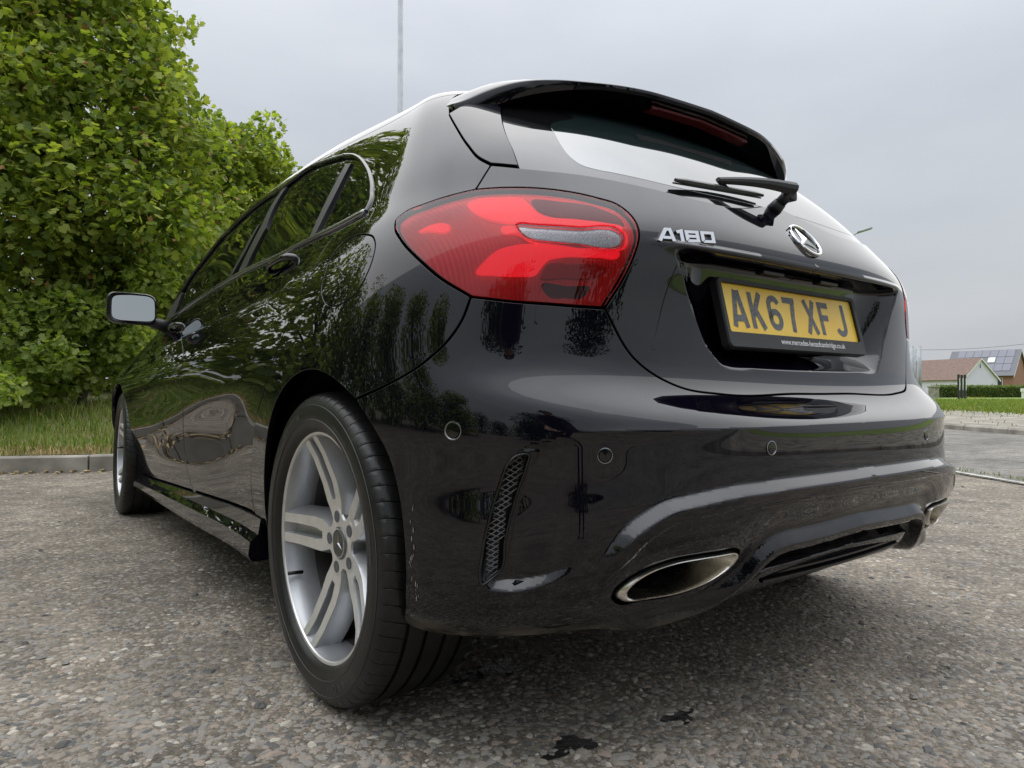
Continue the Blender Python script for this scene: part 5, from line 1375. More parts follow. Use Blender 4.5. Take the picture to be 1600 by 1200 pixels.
# tar spots on the tarmac
def tar(pxy, size, seed):
    c = CAM+ray(*pxy)*((0-CAM[2])/ray(*pxy)[2]); r_ = np.random.default_rng(seed); n = 40
    rad = size*(1+.35*np.sin(np.arange(n)/n*6.283*3+seed)+.25*r_.standard_normal(n)*.6); rad = .5*rad+.25*np.roll(rad, 1)+.25*np.roll(rad, -1); rad = np.maximum(rad, size*.3)
    a = np.arange(n)/n*2*math.pi
    V = [(c[0]+rad[i]*math.cos(a[i])*1.5, c[1]+rad[i]*math.sin(a[i])*.8, gz(c[0], c[1])+.0012) for i in range(n)]+[(c[0], c[1], gz(c[0], c[1])+.0022)]
    return mesh('tar_spot', V, [(i, (i+1) % n, n) for i in range(n)], MAT['tar'])
simple('tar', (0.012, 0.012, 0.012), 0.4, bump=.8, bscale=120)
for pxy, s_, lb in (((890, 1163), .034, 'black tar spot on the open tarmac, farthest from the car'), ((1062, 1116), .026, 'small black tar spot on tarmac behind the bumper'), ((765, 1047), .055, 'large black tar spot in the shade behind the rear tyre')):
    tag(tar(pxy, s_, int(pxy[0])), lb, 'tar spot')
# ---- road on the right, white line, far kerb
RD = np.array([.56, .83]); RD /= np.linalg.norm(RD); RN = np.array([RD[1], -RD[0]])
def rp(n, s): q = RN*n+RD*s; return (q[0], q[1])
wl = CAM+ray(1500, 739.5)*((0-CAM[2])/ray(1500, 739.5)[2]); kb = CAM+ray(1500, 672.5)*((0-CAM[2])/ray(1500, 672.5)[2])
nw = float(RN@wl[:2]); nk = float(RN@kb[:2])
sheet('road', [rp(nw+.05, -80), rp(nk+.02, -80), rp(nk+.02, 120), rp(nw+.05, 120)], .004, MAT['road_tarmac'])
def worn_white(t, p, o):
    co = N(t, 'ShaderNodeTexCoord').outputs['Object']; n = N(t, 'ShaderNodeTexNoise'); n.inputs['Scale'].default_value = 18; n.inputs['Detail'].default_value = 8; L(t, co, n.inputs['Vector'])
    L(t, ramp(t, n.outputs['Fac'], [(0.40, (0.24, 0.23, 0.20)), (0.58, (0.52, 0.52, 0.47))]), p.inputs['Base Color']); p.inputs['Roughness'].default_value = .7
material('worn_white', worn_white)
rr_ = random.Random(3)
V = []; 
for i, s_ in enumerate(np.linspace(-6, 14, 160)):
    V += [(*rp(nw-.028+rr_.uniform(-.008, .008), s_), .009), (*rp(nw+.028+rr_.uniform(-.008, .008), s_), .009)]
o = mesh('edge_line', V, [(2*i, 2*i+1, 2*i+3, 2*i+2) for i in range(159)], MAT['worn_white'], smooth=False); tag(o, kind='structure')
# kerbs: one stone per metre
simple('concrete', (0.28, 0.262, 0.225), 0.85, noise=.55, nscale=4, bump=.5, bscale=60)
simple('concrete_joint', (0.06, 0.055, 0.045), .9)
def kerb(name, pts, h=.125, w=.125, ln=.914, z0=-.03):
    root = empty(name); tag(root, kind='structure'); P = resample(np.array(pts), ln)
    hx = [(-w/2, z0), (w/2, z0), (w/2, h-.012), (w/2-.012, h), (-w/2+.03, h), (-w/2, h-.03)]
    for i, (a, b) in enumerate(zip(P[:-1], P[1:])):
        d = b-a; l = np.linalg.norm(d); d /= l; nn = np.array([-d[1], d[0]]); g = .006; dz = rr_.uniform(-.004, .004); tw = rr_.uniform(-.004, .004)
        V = []
        for q, tt_ in ((g, -tw), (l-g, tw)):
            for u, z in hx: c = a+d*q+nn*(u+tt_); V.append((c[0], c[1], z+dz))
        k = 6; F_ = [(j, (j+1) % k, k+(j+1) % k, k+j) for j in range(k)]+[tuple(range(k))[::-1], tuple(range(k, 2*k))]
        mesh('kerb_stone', V, F_, MAT['concrete'], root, smooth=False)
    m_ = MB()
    Q = [(a, b) for a, b in P]
    V = []
    for a, b in P: V += [(a, b, z0), (a, b, h-.02)]
    m_.add(V, [(2*i, 2*i+1, 2*i+3, 2*i+2) for i in range(len(P)-1)]); m_.build('kerb_joint', MAT['concrete_joint'], root, smooth=False)
    return root
LK = [(-9.0, 9.15), (-5.0, 7.18), (-1.305, 5.31), (-.69, 5.02), (.6, 4.55), (1.9, 4.6), (2.9, 5.4), (3.5, 6.8), (4.2, 8.4), (6.5, 11.8), (14, 22.9)]
LKc = curve(np.array(LK), .3)
kerb('kerb_verge', LKc[::-1])
kerb('kerb_road', [rp(nk+.08, s_) for s_ in np.linspace(-12, 26, 8)][::-1], h=.10)
# ---- verge with grass bank on the left
def verge_h(d): return .125+.30*sst(.4, 3.5, d)+.05*np.minimum(np.maximum(d-3.5, 0), 8)
def verge():
    P = resample(LKc, .35); t_ = nrm(np.gradient(P, axis=0)); nn = np.stack([-t_[:, 1], t_[:, 0]], 1)
    ds = np.r_[.06, .3, .6, 1, 1.5, 2.2, 3, 4, 5.5, 7.5, 10, 14]; V = []
    for a, b in zip(P, nn):
        for d in ds:
            q = a+b*d; q = a+np.array([.44, .9])*d if True else q
            V.append((q[0], q[1], float(verge_h(d))+.02*math.sin(q[0]*3)*math.sin(q[1]*2.3)*min(1, d)))
    w = len(ds); F_ = [(i*w+j, (i+1)*w+j, (i+1)*w+j+1, i*w+j+1) for i in range(len(P)-1) for j in range(w-1)]
    def soil(t, p, o):
        co = N(t, 'ShaderNodeTexCoord').outputs['Object']; n = N(t, 'ShaderNodeTexNoise'); n.inputs['Scale'].default_value = 2.2; n.inputs['Detail'].default_value = 8; L(t, co, n.inputs['Vector'])
        L(t, ramp(t, n.outputs['Fac'], [(0.34, (0.16, 0.115, 0.06)), (0.48, (0.12, 0.13, 0.035)), (0.62, (0.085, 0.13, 0.025))]), p.inputs['Base Color']); p.inputs['Roughness'].default_value = .95
    material('verge_soil', soil)
    o = mesh('verge', V, F_, MAT['verge_soil']); tag(o, kind='structure')
verge()
def leafmat(name, a, b, c, trans=.35, scale=1.2):
    def bld(t, p, o):
        co = N(t, 'ShaderNodeTexCoord').outputs['Object']; n = N(t, 'ShaderNodeTexNoise'); n.inputs['Scale'].default_value = scale; n.inputs['Detail'].default_value = 3; L(t, co, n.inputs['Vector'])
        ge = N(t, 'ShaderNodeNewGeometry')
        f = mth(t, 'ADD', mth(t, 'MULTIPLY', n.outputs['Fac'], .55), mth(t, 'MULTIPLY', ge.outputs['Random Per Island'], .45))
        col = ramp(t, f, [(0.25, a), (0.50, b), (0.78, c)])
        p.inputs['Roughness'].default_value = .55; p.inputs['Specular IOR Level'].default_value = .3; L(t, col, p.inputs['Base Color'])
        tl = N(t, 'ShaderNodeBsdfTranslucent'); L(t, mixc(t, 1.0, col, (1.5, 1.6, .6), 'MULTIPLY'), tl.inputs[0])
        mx = N(t, 'ShaderNodeMixShader'); mx.inputs[0].default_value = trans; L(t, p.outputs[0], mx.inputs[1]); L(t, tl.outputs[0], mx.inputs[2]); L(t, mx.outputs[0], o.inputs[0])
    return material(name, bld)
leafmat('leaf_maple', (0.08, 0.125, 0.022), (0.22, 0.285, 0.052), (0.44, 0.47, 0.115), trans=.45)
leafmat('leaf_light', (0.12, 0.18, 0.034), (0.21, 0.28, 0.06), (0.36, 0.40, 0.13), trans=.45)
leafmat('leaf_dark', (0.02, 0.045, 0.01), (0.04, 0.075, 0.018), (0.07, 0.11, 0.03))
leafmat('grass_blade', (0.07, 0.115, 0.02), (0.13, 0.20, 0.03), (0.30, 0.27, 0.10), scale=1.6)
simple('seed_rust', (0.30, 0.15, 0.05), .7); simple('bark', (0.10, 0.08, 0.06), .9, noise=.4, nscale=12, bump=.8, bscale=30)
simple('straw', (0.42, 0.31, 0.15), .9, noise=.3, nscale=9)
def blades(name, n, gen, hmin, hmax, mat, wid=.004, label=None, cat='grass'):
    xy, z, nloc = gen(n); n = len(xy); h = rng.uniform(hmin, hmax, n); a = rng.uniform(0, 2*math.pi, n); lean = rng.uniform(.1, .75, n)*h; la = rng.uniform(0, 2*math.pi, n)
    dx, dy = np.cos(a)*wid, np.sin(a)*wid; V = np.zeros((n, 5, 3))
    V[:, 0] = np.stack([xy[:, 0]-dx, xy[:, 1]-dy, z], 1); V[:, 1] = np.stack([xy[:, 0]+dx, xy[:, 1]+dy, z], 1)
    mx_, my_ = xy[:, 0]+np.cos(la)*lean*.3, xy[:, 1]+np.sin(la)*lean*.3
    V[:, 2] = np.stack([mx_+dx*.8, my_+dy*.8, z+h*.6], 1); V[:, 3] = np.stack([mx_-dx*.8, my_-dy*.8, z+h*.6], 1)
    V[:, 4] = np.stack([xy[:, 0]+np.cos(la)*lean, xy[:, 1]+np.sin(la)*lean, z+h], 1)
    b = (np.arange(n)*5)[:, None]
    T_ = np.concatenate([b+np.array([[0, 1, 2]]), b+np.array([[0, 2, 3]]), b+np.array([[3, 2, 4]])])
    o = bigmesh(name, V.reshape(-1, 3), T_, mat); tag(o, label, cat, kind='stuff'); return o
def vgen(dmin, dmax, smin, smax, pw=1.0):
    P = resample(LKc, .1); 
    def g(n):
        i = rng.integers(int(smin*len(P)), int(smax*len(P)), n); d = dmin+(dmax-dmin)*rng.random(n)**pw
        q = P[i]+np.array([.44, .9])[None]*d[:, None]+rng.normal(0, .03, (n, 2)); return q, verge_h(d)+.02*np.sin(q[:, 0]*3)*np.sin(q[:, 1]*2.3)*np.minimum(1, d)-.01, d
    return g
blades('grass', 42000, vgen(.10, 4.2, 0, .62), .05, .20, MAT['grass_blade'], .0045, 'green grass growing on the bank behind the kerb')
blades('dry_grass', 15000, vgen(.06, .70, 0, .62, 1.8), .02, .09, MAT['straw'], .004, 'dry straw-coloured grass along the back of the kerb', 'dry grass')
blades('dead_grass', 7000, vgen(2.6, 4.4, 0, .62), .03, .14, MAT['straw'], .005, 'brown dead grass under the tree edge', 'dry grass')
def litter():
    P = resample(LKc, .1); n = 5000; i = rng.integers(0, int(.62*len(P)), n); q = P[i]-np.array([.44, .9])[None]*(.07+.14*rng.random(n)**2)[:, None]
    sz = rng.uniform(.006, .022, n); a = rng.uniform(0, 6.28, n); V = np.zeros((n, 3, 3)); z = gz(q[:, 0], q[:, 1])+rng.uniform(.002, .02, n)
    for k in range(3): V[:, k] = np.stack([q[:, 0]+np.cos(a+k*2.1)*sz, q[:, 1]+np.sin(a+k*2.1)*sz*.6, z+rng.uniform(-.004, .006, n)], 1)
    o = bigmesh('leaf_litter', V.reshape(-1, 3), np.arange(n*3).reshape(-1, 3), MAT['straw']); tag(o, 'dry tan leaf litter in the channel of the kerb', 'leaf litter', kind='stuff')
litter()
# ---- trees
LEAF5 = np.array([(0, 0), (.22, -.05), (.55, -.16), (.62, .12), (1.0, .0), (.62, .30), (.30, .55), (.12, .32)])      # half outline, used for lobes
def lobed():
    """a flat three/five lobed leaf, seven triangles"""
    P = np.array([(0, 0, 0), (.42, -.55, .03), (.40, -.22, 0), (.78, -.38, .05), (1.0, 0, .06), (.78, .38, .05), (.40, .22, 0), (.42, .55, .03)]); F_ = np.array([(0, 1, 2), (2, 3, 4), (0, 2, 6), (2, 4, 6), (6, 4, 5), (0, 6, 7)]); return P, F_
LP, LF = lobed()
def quadleaf(): return np.array([(0, 0, 0), (.5, -.36, .04), (1, 0, .08), (.5, .36, .04)]), np.array([(0, 1, 2), (0, 2, 3)])
QP, QF = quadleaf()
def crown_points(n, clumps, flat=.55, keep=None):
    w = np.array([c[3]**2.2 for c in clumps]); w /= w.sum(); k = rng.choice(len(clumps), n, p=w); C_ = np.array(clumps)[k]
    d = nrm(rng.standard_normal((n, 3))); r_ = C_[:, 3]*(.50+.55*rng.random(n)**.45)
    P = C_[:, :3]+d*r_[:, None]*np.array([1, 1, .78]); P[:, 2] += 0; return P, d
def leaves(name, P, d, size, mat, parent, lib=(LP, LF), seeds=None):
    n = len(P); lp, lf = lib; sz = size*rng.uniform(.40, 1.30, n)
    x = nrm(d*.7+rng.standard_normal((n, 3))*.8+np.array([0, 0, -.35])); up = nrm(np.array([0, 0, 1.0])+d*.5+rng.standard_normal((n, 3))*.55); y = nrm(np.cross(up, x)); z = np.cross(x, y)
    V = P[:, None, :]+sz[:, None, None]*(lp[None, :, 0:1]*x[:, None]+lp[None, :, 1:2]*y[:, None]+lp[None, :, 2:3]*z[:, None])
    F_ = (lf[None]+(np.arange(n)*len(lp))[:, None, None]).reshape(-1, 3)
    return bigmesh(name, V.reshape(-1, 3), F_, mat, parent)
def limbs(base, clumps, r0, parent, k=14):
    m_ = MB(); b = Vector(base); cen = Vector(np.mean([c[:3] for c in clumps], 0)); top = max(c[2] for c in clumps)
    tp = [b+Vector((0, 0, -.2)), b.lerp(cen, .25)+Vector((.05, 0, 0)), b.lerp(cen, .6)+Vector((-.06, .05, 0)), Vector((cen.x, cen.y, top*.92))]
    m_.tube(tp, [r0*1.25, r0, r0*.7, r0*.15], 8)
    for c in sorted(clumps, key=lambda c: -c[3])[:k]:
        q = Vector(c[:3]); t_ = min(.95, max(.15, (q.z-b.z)*.6/max(.1, top-b.z))); s_ = tp[0].lerp(tp[3], t_); s_ = Vector((b.x+(cen.x-b.x)*t_, b.y+(cen.y-b.y)*t_, b.z+(top*.92-b.z)*t_))
        mid = s_.lerp(q, .5)+Vector((rr_.uniform(-.15, .15), rr_.uniform(-.15, .15), rr_.uniform(.0, .25)))
        m_.tube([s_, mid, q], [r0*.36, r0*.2, r0*.05], 6)
    return m_.build('trunk', MAT['bark'], parent)
def tree(name, base, clumps, nleaf, size, mat, label, group=None, lib=(LP, LF), r0=.13, seedy=0):
    e = empty(name, base); e.location = (0, 0, 0); tag(e, label, 'tree', group)
    limbs(base, clumps, r0, e); P, d = crown_points(nleaf, clumps); ok = P[:, 2] > base[2]+.05; P, d = P[ok], d[ok]
    leaves('crown', P, d, size, MAT[mat], e, lib)
    if seedy:
        Q, d2 = crown_points(seedy, clumps); leaves('seed_cluster', Q, d2, size*.8, MAT['seed_rust'], e, (QP, QF)).__setitem__('kind', 'stuff')
    return e
def clump_px(lst):
    """crown lobes: photo direction, depth along the view, radius in metres"""
    return [tuple(at(a, b, d))+(r_,) for a, b, d, r_ in lst]
def onverge(px, d): p = at(px, 612, d); return (p[0], p[1], .45)
rnd = random.Random(11)
def jit(lst, k=2):
    o_ = list(lst)
    for a, b, d, r_ in lst:
        for _ in range(k): o_.append((a+rnd.uniform(-1, 1)*r_*90, b+rnd.uniform(-1, 1)*r_*80, d+rnd.uniform(-.8, .8), r_*rnd.uniform(.35, .6)))
    return o_
# big maple over the kerb
T1 = [(20, 60, 9.0, 1.1), (120, 40, 9.2, 1.1), (60, 180, 8.6, 1.1), (170, 150, 8.9, 1.0), (230, 110, 9.2, .55), (60, 300, 8.4, 1.1), (170, 290, 8.6, 1.05), (260, 240, 9.0, .75), (290, 190, 9.3, .45), (-80, 150, 9.0, 1.3), (-90, 330, 9.0, 1.3), (100, -80, 9.2, 1.2), (-40, -60, 9.2, 1.2), (200, 20, 9.4, .55), (60, 420, 8.6, 1.0), (190, 400, 9.0, .9), (290, 330, 9.4, .7), (280, 50, 9.5, .18), (305, 42, 9.5, .10)]
tree('maple_tree', onverge(70, 9.2), clump_px(jit(T1, 3)), 46000, .105, 'leaf_maple', 'big leafy maple overhanging the kerb beside the car mirror', 'trees along the verge', seedy=3200, r0=.17)
T2 = [(330, 260, 12.5, .85), (380, 240, 12.8, .6), (420, 262, 13.0, .42), (400, 215, 13.2, .25), (350, 340, 12.5, 1.0), (420, 330, 13, .7), (300, 420, 12, 1.1), (390, 420, 12.6, 1.0), (330, 200, 13, .35), (450, 300, 13.4, .40), (300, 520, 12, 1.0)]
tree('maple_tree', onverge(370, 12.8), clump_px(jit(T2, 3)), 22000, .11, 'leaf_maple', 'smaller maple behind, its top showing over the car windows', 'trees along the verge', seedy=1300, r0=.12)
T3 = [(40, 520, 7.9, .55), (120, 500, 8.4, .6), (10, 600, 7.4, .34), (70, 590, 8.0, .38), (160, 560, 8.6, .50), (230, 520, 9.0, .55), (240, 460, 9.3, .55), (200, 470, 9.0, .5), (-60, 560, 7.8, .6), (290, 470, 9.5, .5)]
tree('shrub', onverge(120, 8.4), clump_px(jit(T3, 3)), 15000, .085, 'leaf_light', 'pale flowering shrub low under the big maple', r0=.05); bpy.data.objects['shrub']['category'] = 'shrub'
for i_, (px_, d_) in enumerate(((-40, 13.5), (110, 13.0), (215, 13.5), (300, 14.5))):
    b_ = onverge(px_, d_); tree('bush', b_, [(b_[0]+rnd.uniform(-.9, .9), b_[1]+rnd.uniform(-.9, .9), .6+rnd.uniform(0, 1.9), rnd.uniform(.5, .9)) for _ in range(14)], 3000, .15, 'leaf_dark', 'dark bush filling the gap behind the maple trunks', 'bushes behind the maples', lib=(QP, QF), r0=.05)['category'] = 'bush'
# trees farther along the verge to the left, behind the camera and across the road: mirrored in the paint
def far_tree(x, y, h, w, name, mat, label, n=5200, z0=0, group='trees round the car park'):
    cl = []
    for i in range(16):
        a = rnd.uniform(0, 6.283); q = rnd.random(); zz = z0+h*(.12+.80*q); rr2 = w*.5*math.sin(math.pi*min(1, .30+.62*q))*rnd.uniform(.3, .9)
        cl.append((x+math.cos(a)*rr2, y+math.sin(a)*rr2, zz, w*rnd.uniform(.20, .34)))
    cl.append((x, y, z0+h*.55, w*.36)); cl.append((x, y, z0+h*.3, w*.42)); cl.append((x+.6, y-.5, z0+h*.12, w*.40)); cl.append((x-.6, y+.5, z0+h*.14, w*.40))
    return tree(name, (x, y, z0), cl, n, .30, mat, label, group, lib=(QP, QF), r0=.16)
for x, y, h, w in ((-5.2, 11.8, 8.0, 5.2), (-8.8, 12.5, 7.5, 5.0), (-11.8, 10.5, 8.5, 5.2), (-13.5, 6.5, 8.0, 5.0), (-14.5, 2.0, 7.2, 5.0), (-15.5, -3.0, 6.6, 4.6)):
    far_tree(x, y, h, w, 'roadside_tree', 'leaf_maple', 'leafy tree in the row left of the car, mirrored in its doors', 6000)
for x, y, h, w in ((-7.5, -11.5, 7.5, 4.6), (1.5, -16, 8.5, 5.0), (-13, -14, 8.0, 5.0)):
    far_tree(x, y, h, w, 'lone_tree', 'leaf_dark', 'tall dark tree standing behind the camera, mirrored under the tail light', 6000, group='tall trees behind the camera')
for i in range(15):
    a = R(172+i*9.5); dist = 30+4*math.sin(i*2.3); x, y = dist*math.sin(a)-1, dist*math.cos(a)
    far_tree(x, y, [3.4, 4.4, 3.0, 5.2, 3.8][i % 5], 5.2, 'boundary_tree', 'leaf_dark', 'dark hedgerow tree behind the camera, mirrored in the bumper', 2600, group='hedgerow behind the camera')
# ------------------------------------------------------------------ right-hand background
def gpt(px, d, z=0.0):
    """ground position in a photo column at depth d"""
    p = at(px, 612, d); return Vector((p[0], p[1], z))
# far verge: stony path, grass, field
sheet('footway', [rp(nk+.14, -60), rp(nk+6.0, -60), rp(nk+6.0, 90), rp(nk+.14, 90)], .095, simple('stony_path', (0.25, 0.228, 0.185), .95, noise=.6, nscale=2.2, bump=.8, bscale=40))
sheet('far_grass', [rp(nk+6.0, -60), rp(nk+70, -60), rp(nk+70, 160), rp(nk+6.0, 160)], .099, simple('far_grass_green', (0.17, 0.24, 0.045), .95, noise=.5, nscale=.9))
def fgen(dmin, dmax, px0, px1):
    def g(n):
        d = dmin*(dmax/dmin)**rng.random(n); px_ = rng.uniform(px0, px1, n); q = CAM[None, :2]+(AF[None, :2]+((px_-800)/FPX)[:, None]*AR[None, :2])*d[:, None]
        ok = (q@RN > nk+6.0-rng.exponential(.5, n)) ; q = q[ok]; return q, np.full(len(q), .095), d[ok]
    return g
blades('far_verge_grass', 16000, fgen(15, 45, 1400, 1640), .05, .16, MAT['grass_blade'], .012, 'bright green grass on the far side of the road')
blades('path_weed', 700, lambda n: (lambda q: (q, np.full(len(q), .09), np.zeros(len(q))))(np.array([rp(nk+rng.uniform(.2, 6), s_) for s_ in rng.uniform(-6, 16, n)])), .015, .06, MAT['grass_blade'], .008, 'tufts of weed on the stony path')
blades('edge_weed', 900, lambda n: (lambda q: (q, np.full(len(q), .0), np.zeros(len(q))))(np.array([rp(nw+.10+abs(rng.normal(0, .05)), s_) for s_ in rng.uniform(-4, 8, n)])), .008, .035, MAT['grass_blade'], .004, 'low weeds along the white edge line')
simple('render_white', (0.74, 0.69, 0.85), .8, noise=.05, nscale=2); simple('tile_brown', (0.20, 0.135, 0.11), .85, noise=.3, nscale=4, bump=.4, bscale=12)
simple('tile_slate', (0.16, 0.165, 0.18), .7, noise=.2, nscale=4); simple('brick', (0.36, 0.19, 0.13), .9, noise=.3, nscale=8); simple('solar', (0.09, 0.10, 0.14), .15, coat=.5)
simple('white_trim', (0.80, 0.80, 0.78), .6); simple('dark_glass', (0.03, 0.035, 0.04), .08); simple('galvanised', (0.36, 0.385, 0.40), .5, metal=.5, noise=.2, nscale=6); simple('post_black', (0.02, 0.02, 0.022), .5); simple('timber', (0.30, 0.24, 0.18), .9, noise=.3, nscale=5)
def quad3(m_, a, b, c, d, th, n_, mt=0):
    """slab between four points, thickness along n_"""
    P = [Vector(p) for p in (a, b, c, d)]; n_ = Vector(n_).normalized()*th
    m_.add(P+[p-n_ for p in P], [(0, 1, 2, 3), (7, 6, 5, 4), (0, 4, 5, 1), (1, 5, 6, 2), (2, 6, 7, 3), (3, 7, 4, 0)], mt)
def house(name, corner, ax, ln, wd, zb, ze, zr, wall, roof, label, ov=.35):
    """gabled house: corner = near foot of the gable end, ax = unit ground direction of the ridge (away from the gable)"""
    e = empty(name, (corner[0], corner[1], zb)); tag(e, label, 'house', 'houses across the road'); A = Vector((ax[0], ax[1], 0)).normalized(); B = Vector((-A.y, A.x, 0))
    if B.dot(Vector((*AF[:2], 0))) < 0: B = -B
    def q(u, w, z): return Vector(A)*u+Vector(B)*w+Vector((0, 0, z-zb))
    V = [q(0, 0, zb), q(ln, 0, zb), q(ln, wd, zb), q(0, wd, zb), q(0, 0, ze), q(ln, 0, ze), q(ln, wd, ze), q(0, wd, ze), q(0, wd/2, zr-.12), q(ln, wd/2, zr-.12)]
    m_ = MB(); m_.add(V, [(0, 4, 5, 1), (2, 6, 7, 3), (0, 3, 7, 8, 4), (1, 5, 9, 6, 2)]); m_.build('wall', MAT[wall], e, smooth=False)
    sl_ = (zr-ze)/(wd/2); objs = {}
    for s_, w0, w1 in ((0, -ov, wd/2), (1, wd+ov, wd/2)):
        m_ = MB(); z0 = ze-sl_*ov
        n_ = (B*(-sl_ if s_ == 0 else sl_)+Vector((0, 0, 1)))
        quad3(m_, q(-ov*.6, w0, z0), q(ln+ov*.6, w0, z0), q(ln+ov*.6, w1, zr), q(-ov*.6, w1, zr), .12, n_); objs[s_] = m_.build('roof_slope', MAT[roof], e, smooth=False)
    m_ = MB()
    for w0, w1 in ((-ov, wd/2), (wd+ov, wd/2)):
        z0 = ze-sl_*ov; a, b = q(-ov*.62, w0, z0-.02), q(-ov*.62, w1, zr-.02); quad3(m_, a, b, b+Vector((0, 0, -.22)), a+Vector((0, 0, -.22)), .05, A*-1)
    m_.build('bargeboard', MAT['white_trim'], e, smooth=False)
    return e, q, A, B, sl_
# white rendered bungalow
d1 = 88.0; c1 = gpt(1505, d1); right = Vector((*AR[:2], 0)); fwd3 = Vector((*AF[:2], 0)).normalized()
gdir = (right*.74+fwd3*.67).normalized(); rdir = (-right*.31+fwd3*.95).normalized()
h1, q, A, B, sl_ = house('bungalow', c1, rdir, 12.5, 6.0, -.2, 2.42, 5.0, 'render_white', 'tile_brown', 'white rendered bungalow with brown tiled roof across the road')
def patch(e, name, q, A_, pts, mat, out_, th=.06):
    m_ = MB(); quad3(m_, *pts, th, out_); return m_.build(name, MAT[mat], e, smooth=False)
for u0, u1, z0, z1 in ((6.0, 7.6, 1.0, 1.75),):
    w_ = patch(h1, 'window', q, A, [q(u0, -.03, z0), q(u1, -.03, z0), q(u1, -.03, z1), q(u0, -.03, z1)], 'white_trim', -B); patch(w_, 'pane', q, A, [q(u0+.1, -.05, z0+.1), q(u1-.1, -.05, z0+.1), q(u1-.1, -.05, z1-.1), q(u0+.1, -.05, z1-.1)], 'dark_glass', -B, .03)
    w_.children[0].parent = w_
patch(h1, 'gable_vent', q, A, [q(-.03, 2.7, 3.55), q(-.03, 3.15, 3.55), q(-.03, 3.15, 4.25), q(-.03, 2.7, 4.25)], 'white_trim', -A)
patch(h1, 'vent_slot', q, A, [q(-.06, 2.85, 3.65), q(-.06, 3.0, 3.65), q(-.06, 3.0, 4.15), q(-.06, 2.85, 4.15)], 'dark_glass', -A)
hip = MB(); hb = q(9.5, 3.0, 4.7); 
quad3(hip, q(8.2, -2.2, 2.3), q(12.9, -2.2, 2.3), q(12.9, 2.6, 5.35), q(9.4, 2.6, 5.35), .12, Vector((0, 0, 1))); hip.build('rear_wing_roof', MAT['tile_brown'], h1, smooth=False)
m_ = MB(); m_.add([q(8.8, -1.9, -.2), q(12.5, -1.9, -.2), q(12.5, 0, -.2), q(8.8, 0, -.2), q(8.8, -1.9, 2.4), q(12.5, -1.9, 2.4), q(12.5, 0, 2.5), q(8.8, 0, 2.5)], [(0, 1, 5, 4), (1, 2, 6, 5), (2, 3, 7, 6), (3, 0, 4, 7)]); m_.build('rear_wing_wall', MAT['render_white'], h1, smooth=False)
# brick house with solar panels
d2 = 112.0; c2 = gpt(1583, d2)
rdir2 = (-right*.66+fwd3*.75).normalized()
h2, q, A, B, sl_ = house('brick_house', c2, rdir2, 9.6, 8.6, -.3, 3.7, 7.7, 'brick', 'tile_slate', 'brick house with solar panels on a dark roof', ov=.5)
nn_ = (B*-sl_+Vector((0, 0, 1))).normalized()
def onroof(u, w, h=.06): return q(u, w, 3.7+sl_*w)+nn_*h
k = 0
for i in range(7):
    for j in range(3):
        u0 = .5+i*1.18; w0 = .35+j*1.30
        if (i in (2, 3)) and j == 1: continue
        m_ = MB(); quad3(m_, onroof(u0, w0), onroof(u0+1.12, w0), onroof(u0+1.12, w0+1.24), onroof(u0, w0+1.24), .05, nn_); m_.build('solar_panel', MAT['solar'], h2, smooth=False)
m_ = MB(); quad3(m_, onroof(3.0, 1.9, .12), onroof(4.0, 1.9, .12), onroof(4.0, 2.8, .12), onroof(3.0, 2.8, .12), .1, nn_); m_.build('skylight', MAT['white_trim'], h2, smooth=False)
w_ = patch(h2, 'window', q, A, [q(1.4, -.05, 1.3), q(3.2, -.05, 1.3), q(3.2, -.05, 2.9), q(1.4, -.05, 2.9)], 'white_trim', -B); 
for u0 in (1.5, 2.35): patch(w_, 'pane', q, A, [q(u0, -.08, 1.4), q(u0+.75, -.08, 1.4), q(u0+.75, -.08, 2.8), q(u0, -.08, 2.8)], 'dark_glass', -B, .03)
for c_ in w_.children: c_.parent = w_
# hedge in front of the houses: clipped box of small leaves
def hedge(px0, px1, d, h, label):
    a, b = gpt(px0, d), gpt(px1, d*1.04); ln = (b-a).length; u = (b-a).normalized(); v = Vector((-u.y, u.x, 0)); n = 9000; w = 1.0
    e = empty('hedge', a); e.location = (0, 0, 0); tag(e, label, 'hedge')
    s_ = rng.random(n)*ln; face = rng.random(n); y_ = np.where(face < .6, 0.0, rng.random(n)*w)+rng.normal(0, .04, n); z_ = np.where(face < .6, rng.random(n)*h, h)+rng.normal(0, .04, n)-.15
    P = np.array([[a.x+u.x*p+v.x*q_, a.y+u.y*p+v.y*q_, r_] for p, q_, r_ in zip(s_, y_, z_)]); d_ = np.tile(np.array([[-v.x, -v.y, .3]]), (n, 1)); leaves('foliage', P, d_, .13, MAT['leaf_hedge'], e, (QP, QF))
    m_ = MB(); c = (a+b)/2+v*.55; m_.box((c.x, c.y, h/2-.2), (ln*.99, .9, h-.12), rot=Matrix.Rotation(math.atan2(u.y, u.x), 3, 'Z')); m_.build('branch_core', MAT['hedge_core'], e, smooth=False)
simple('hedge_core', (0.03, 0.045, 0.015), .9); leafmat('leaf_hedge', (0.08, 0.125, 0.03), (0.13, 0.18, 0.045), (0.19, 0.24, 0.07))
hedge(1466, 1640, 60, 1.25, 'clipped green hedge in front of the white bungalow')
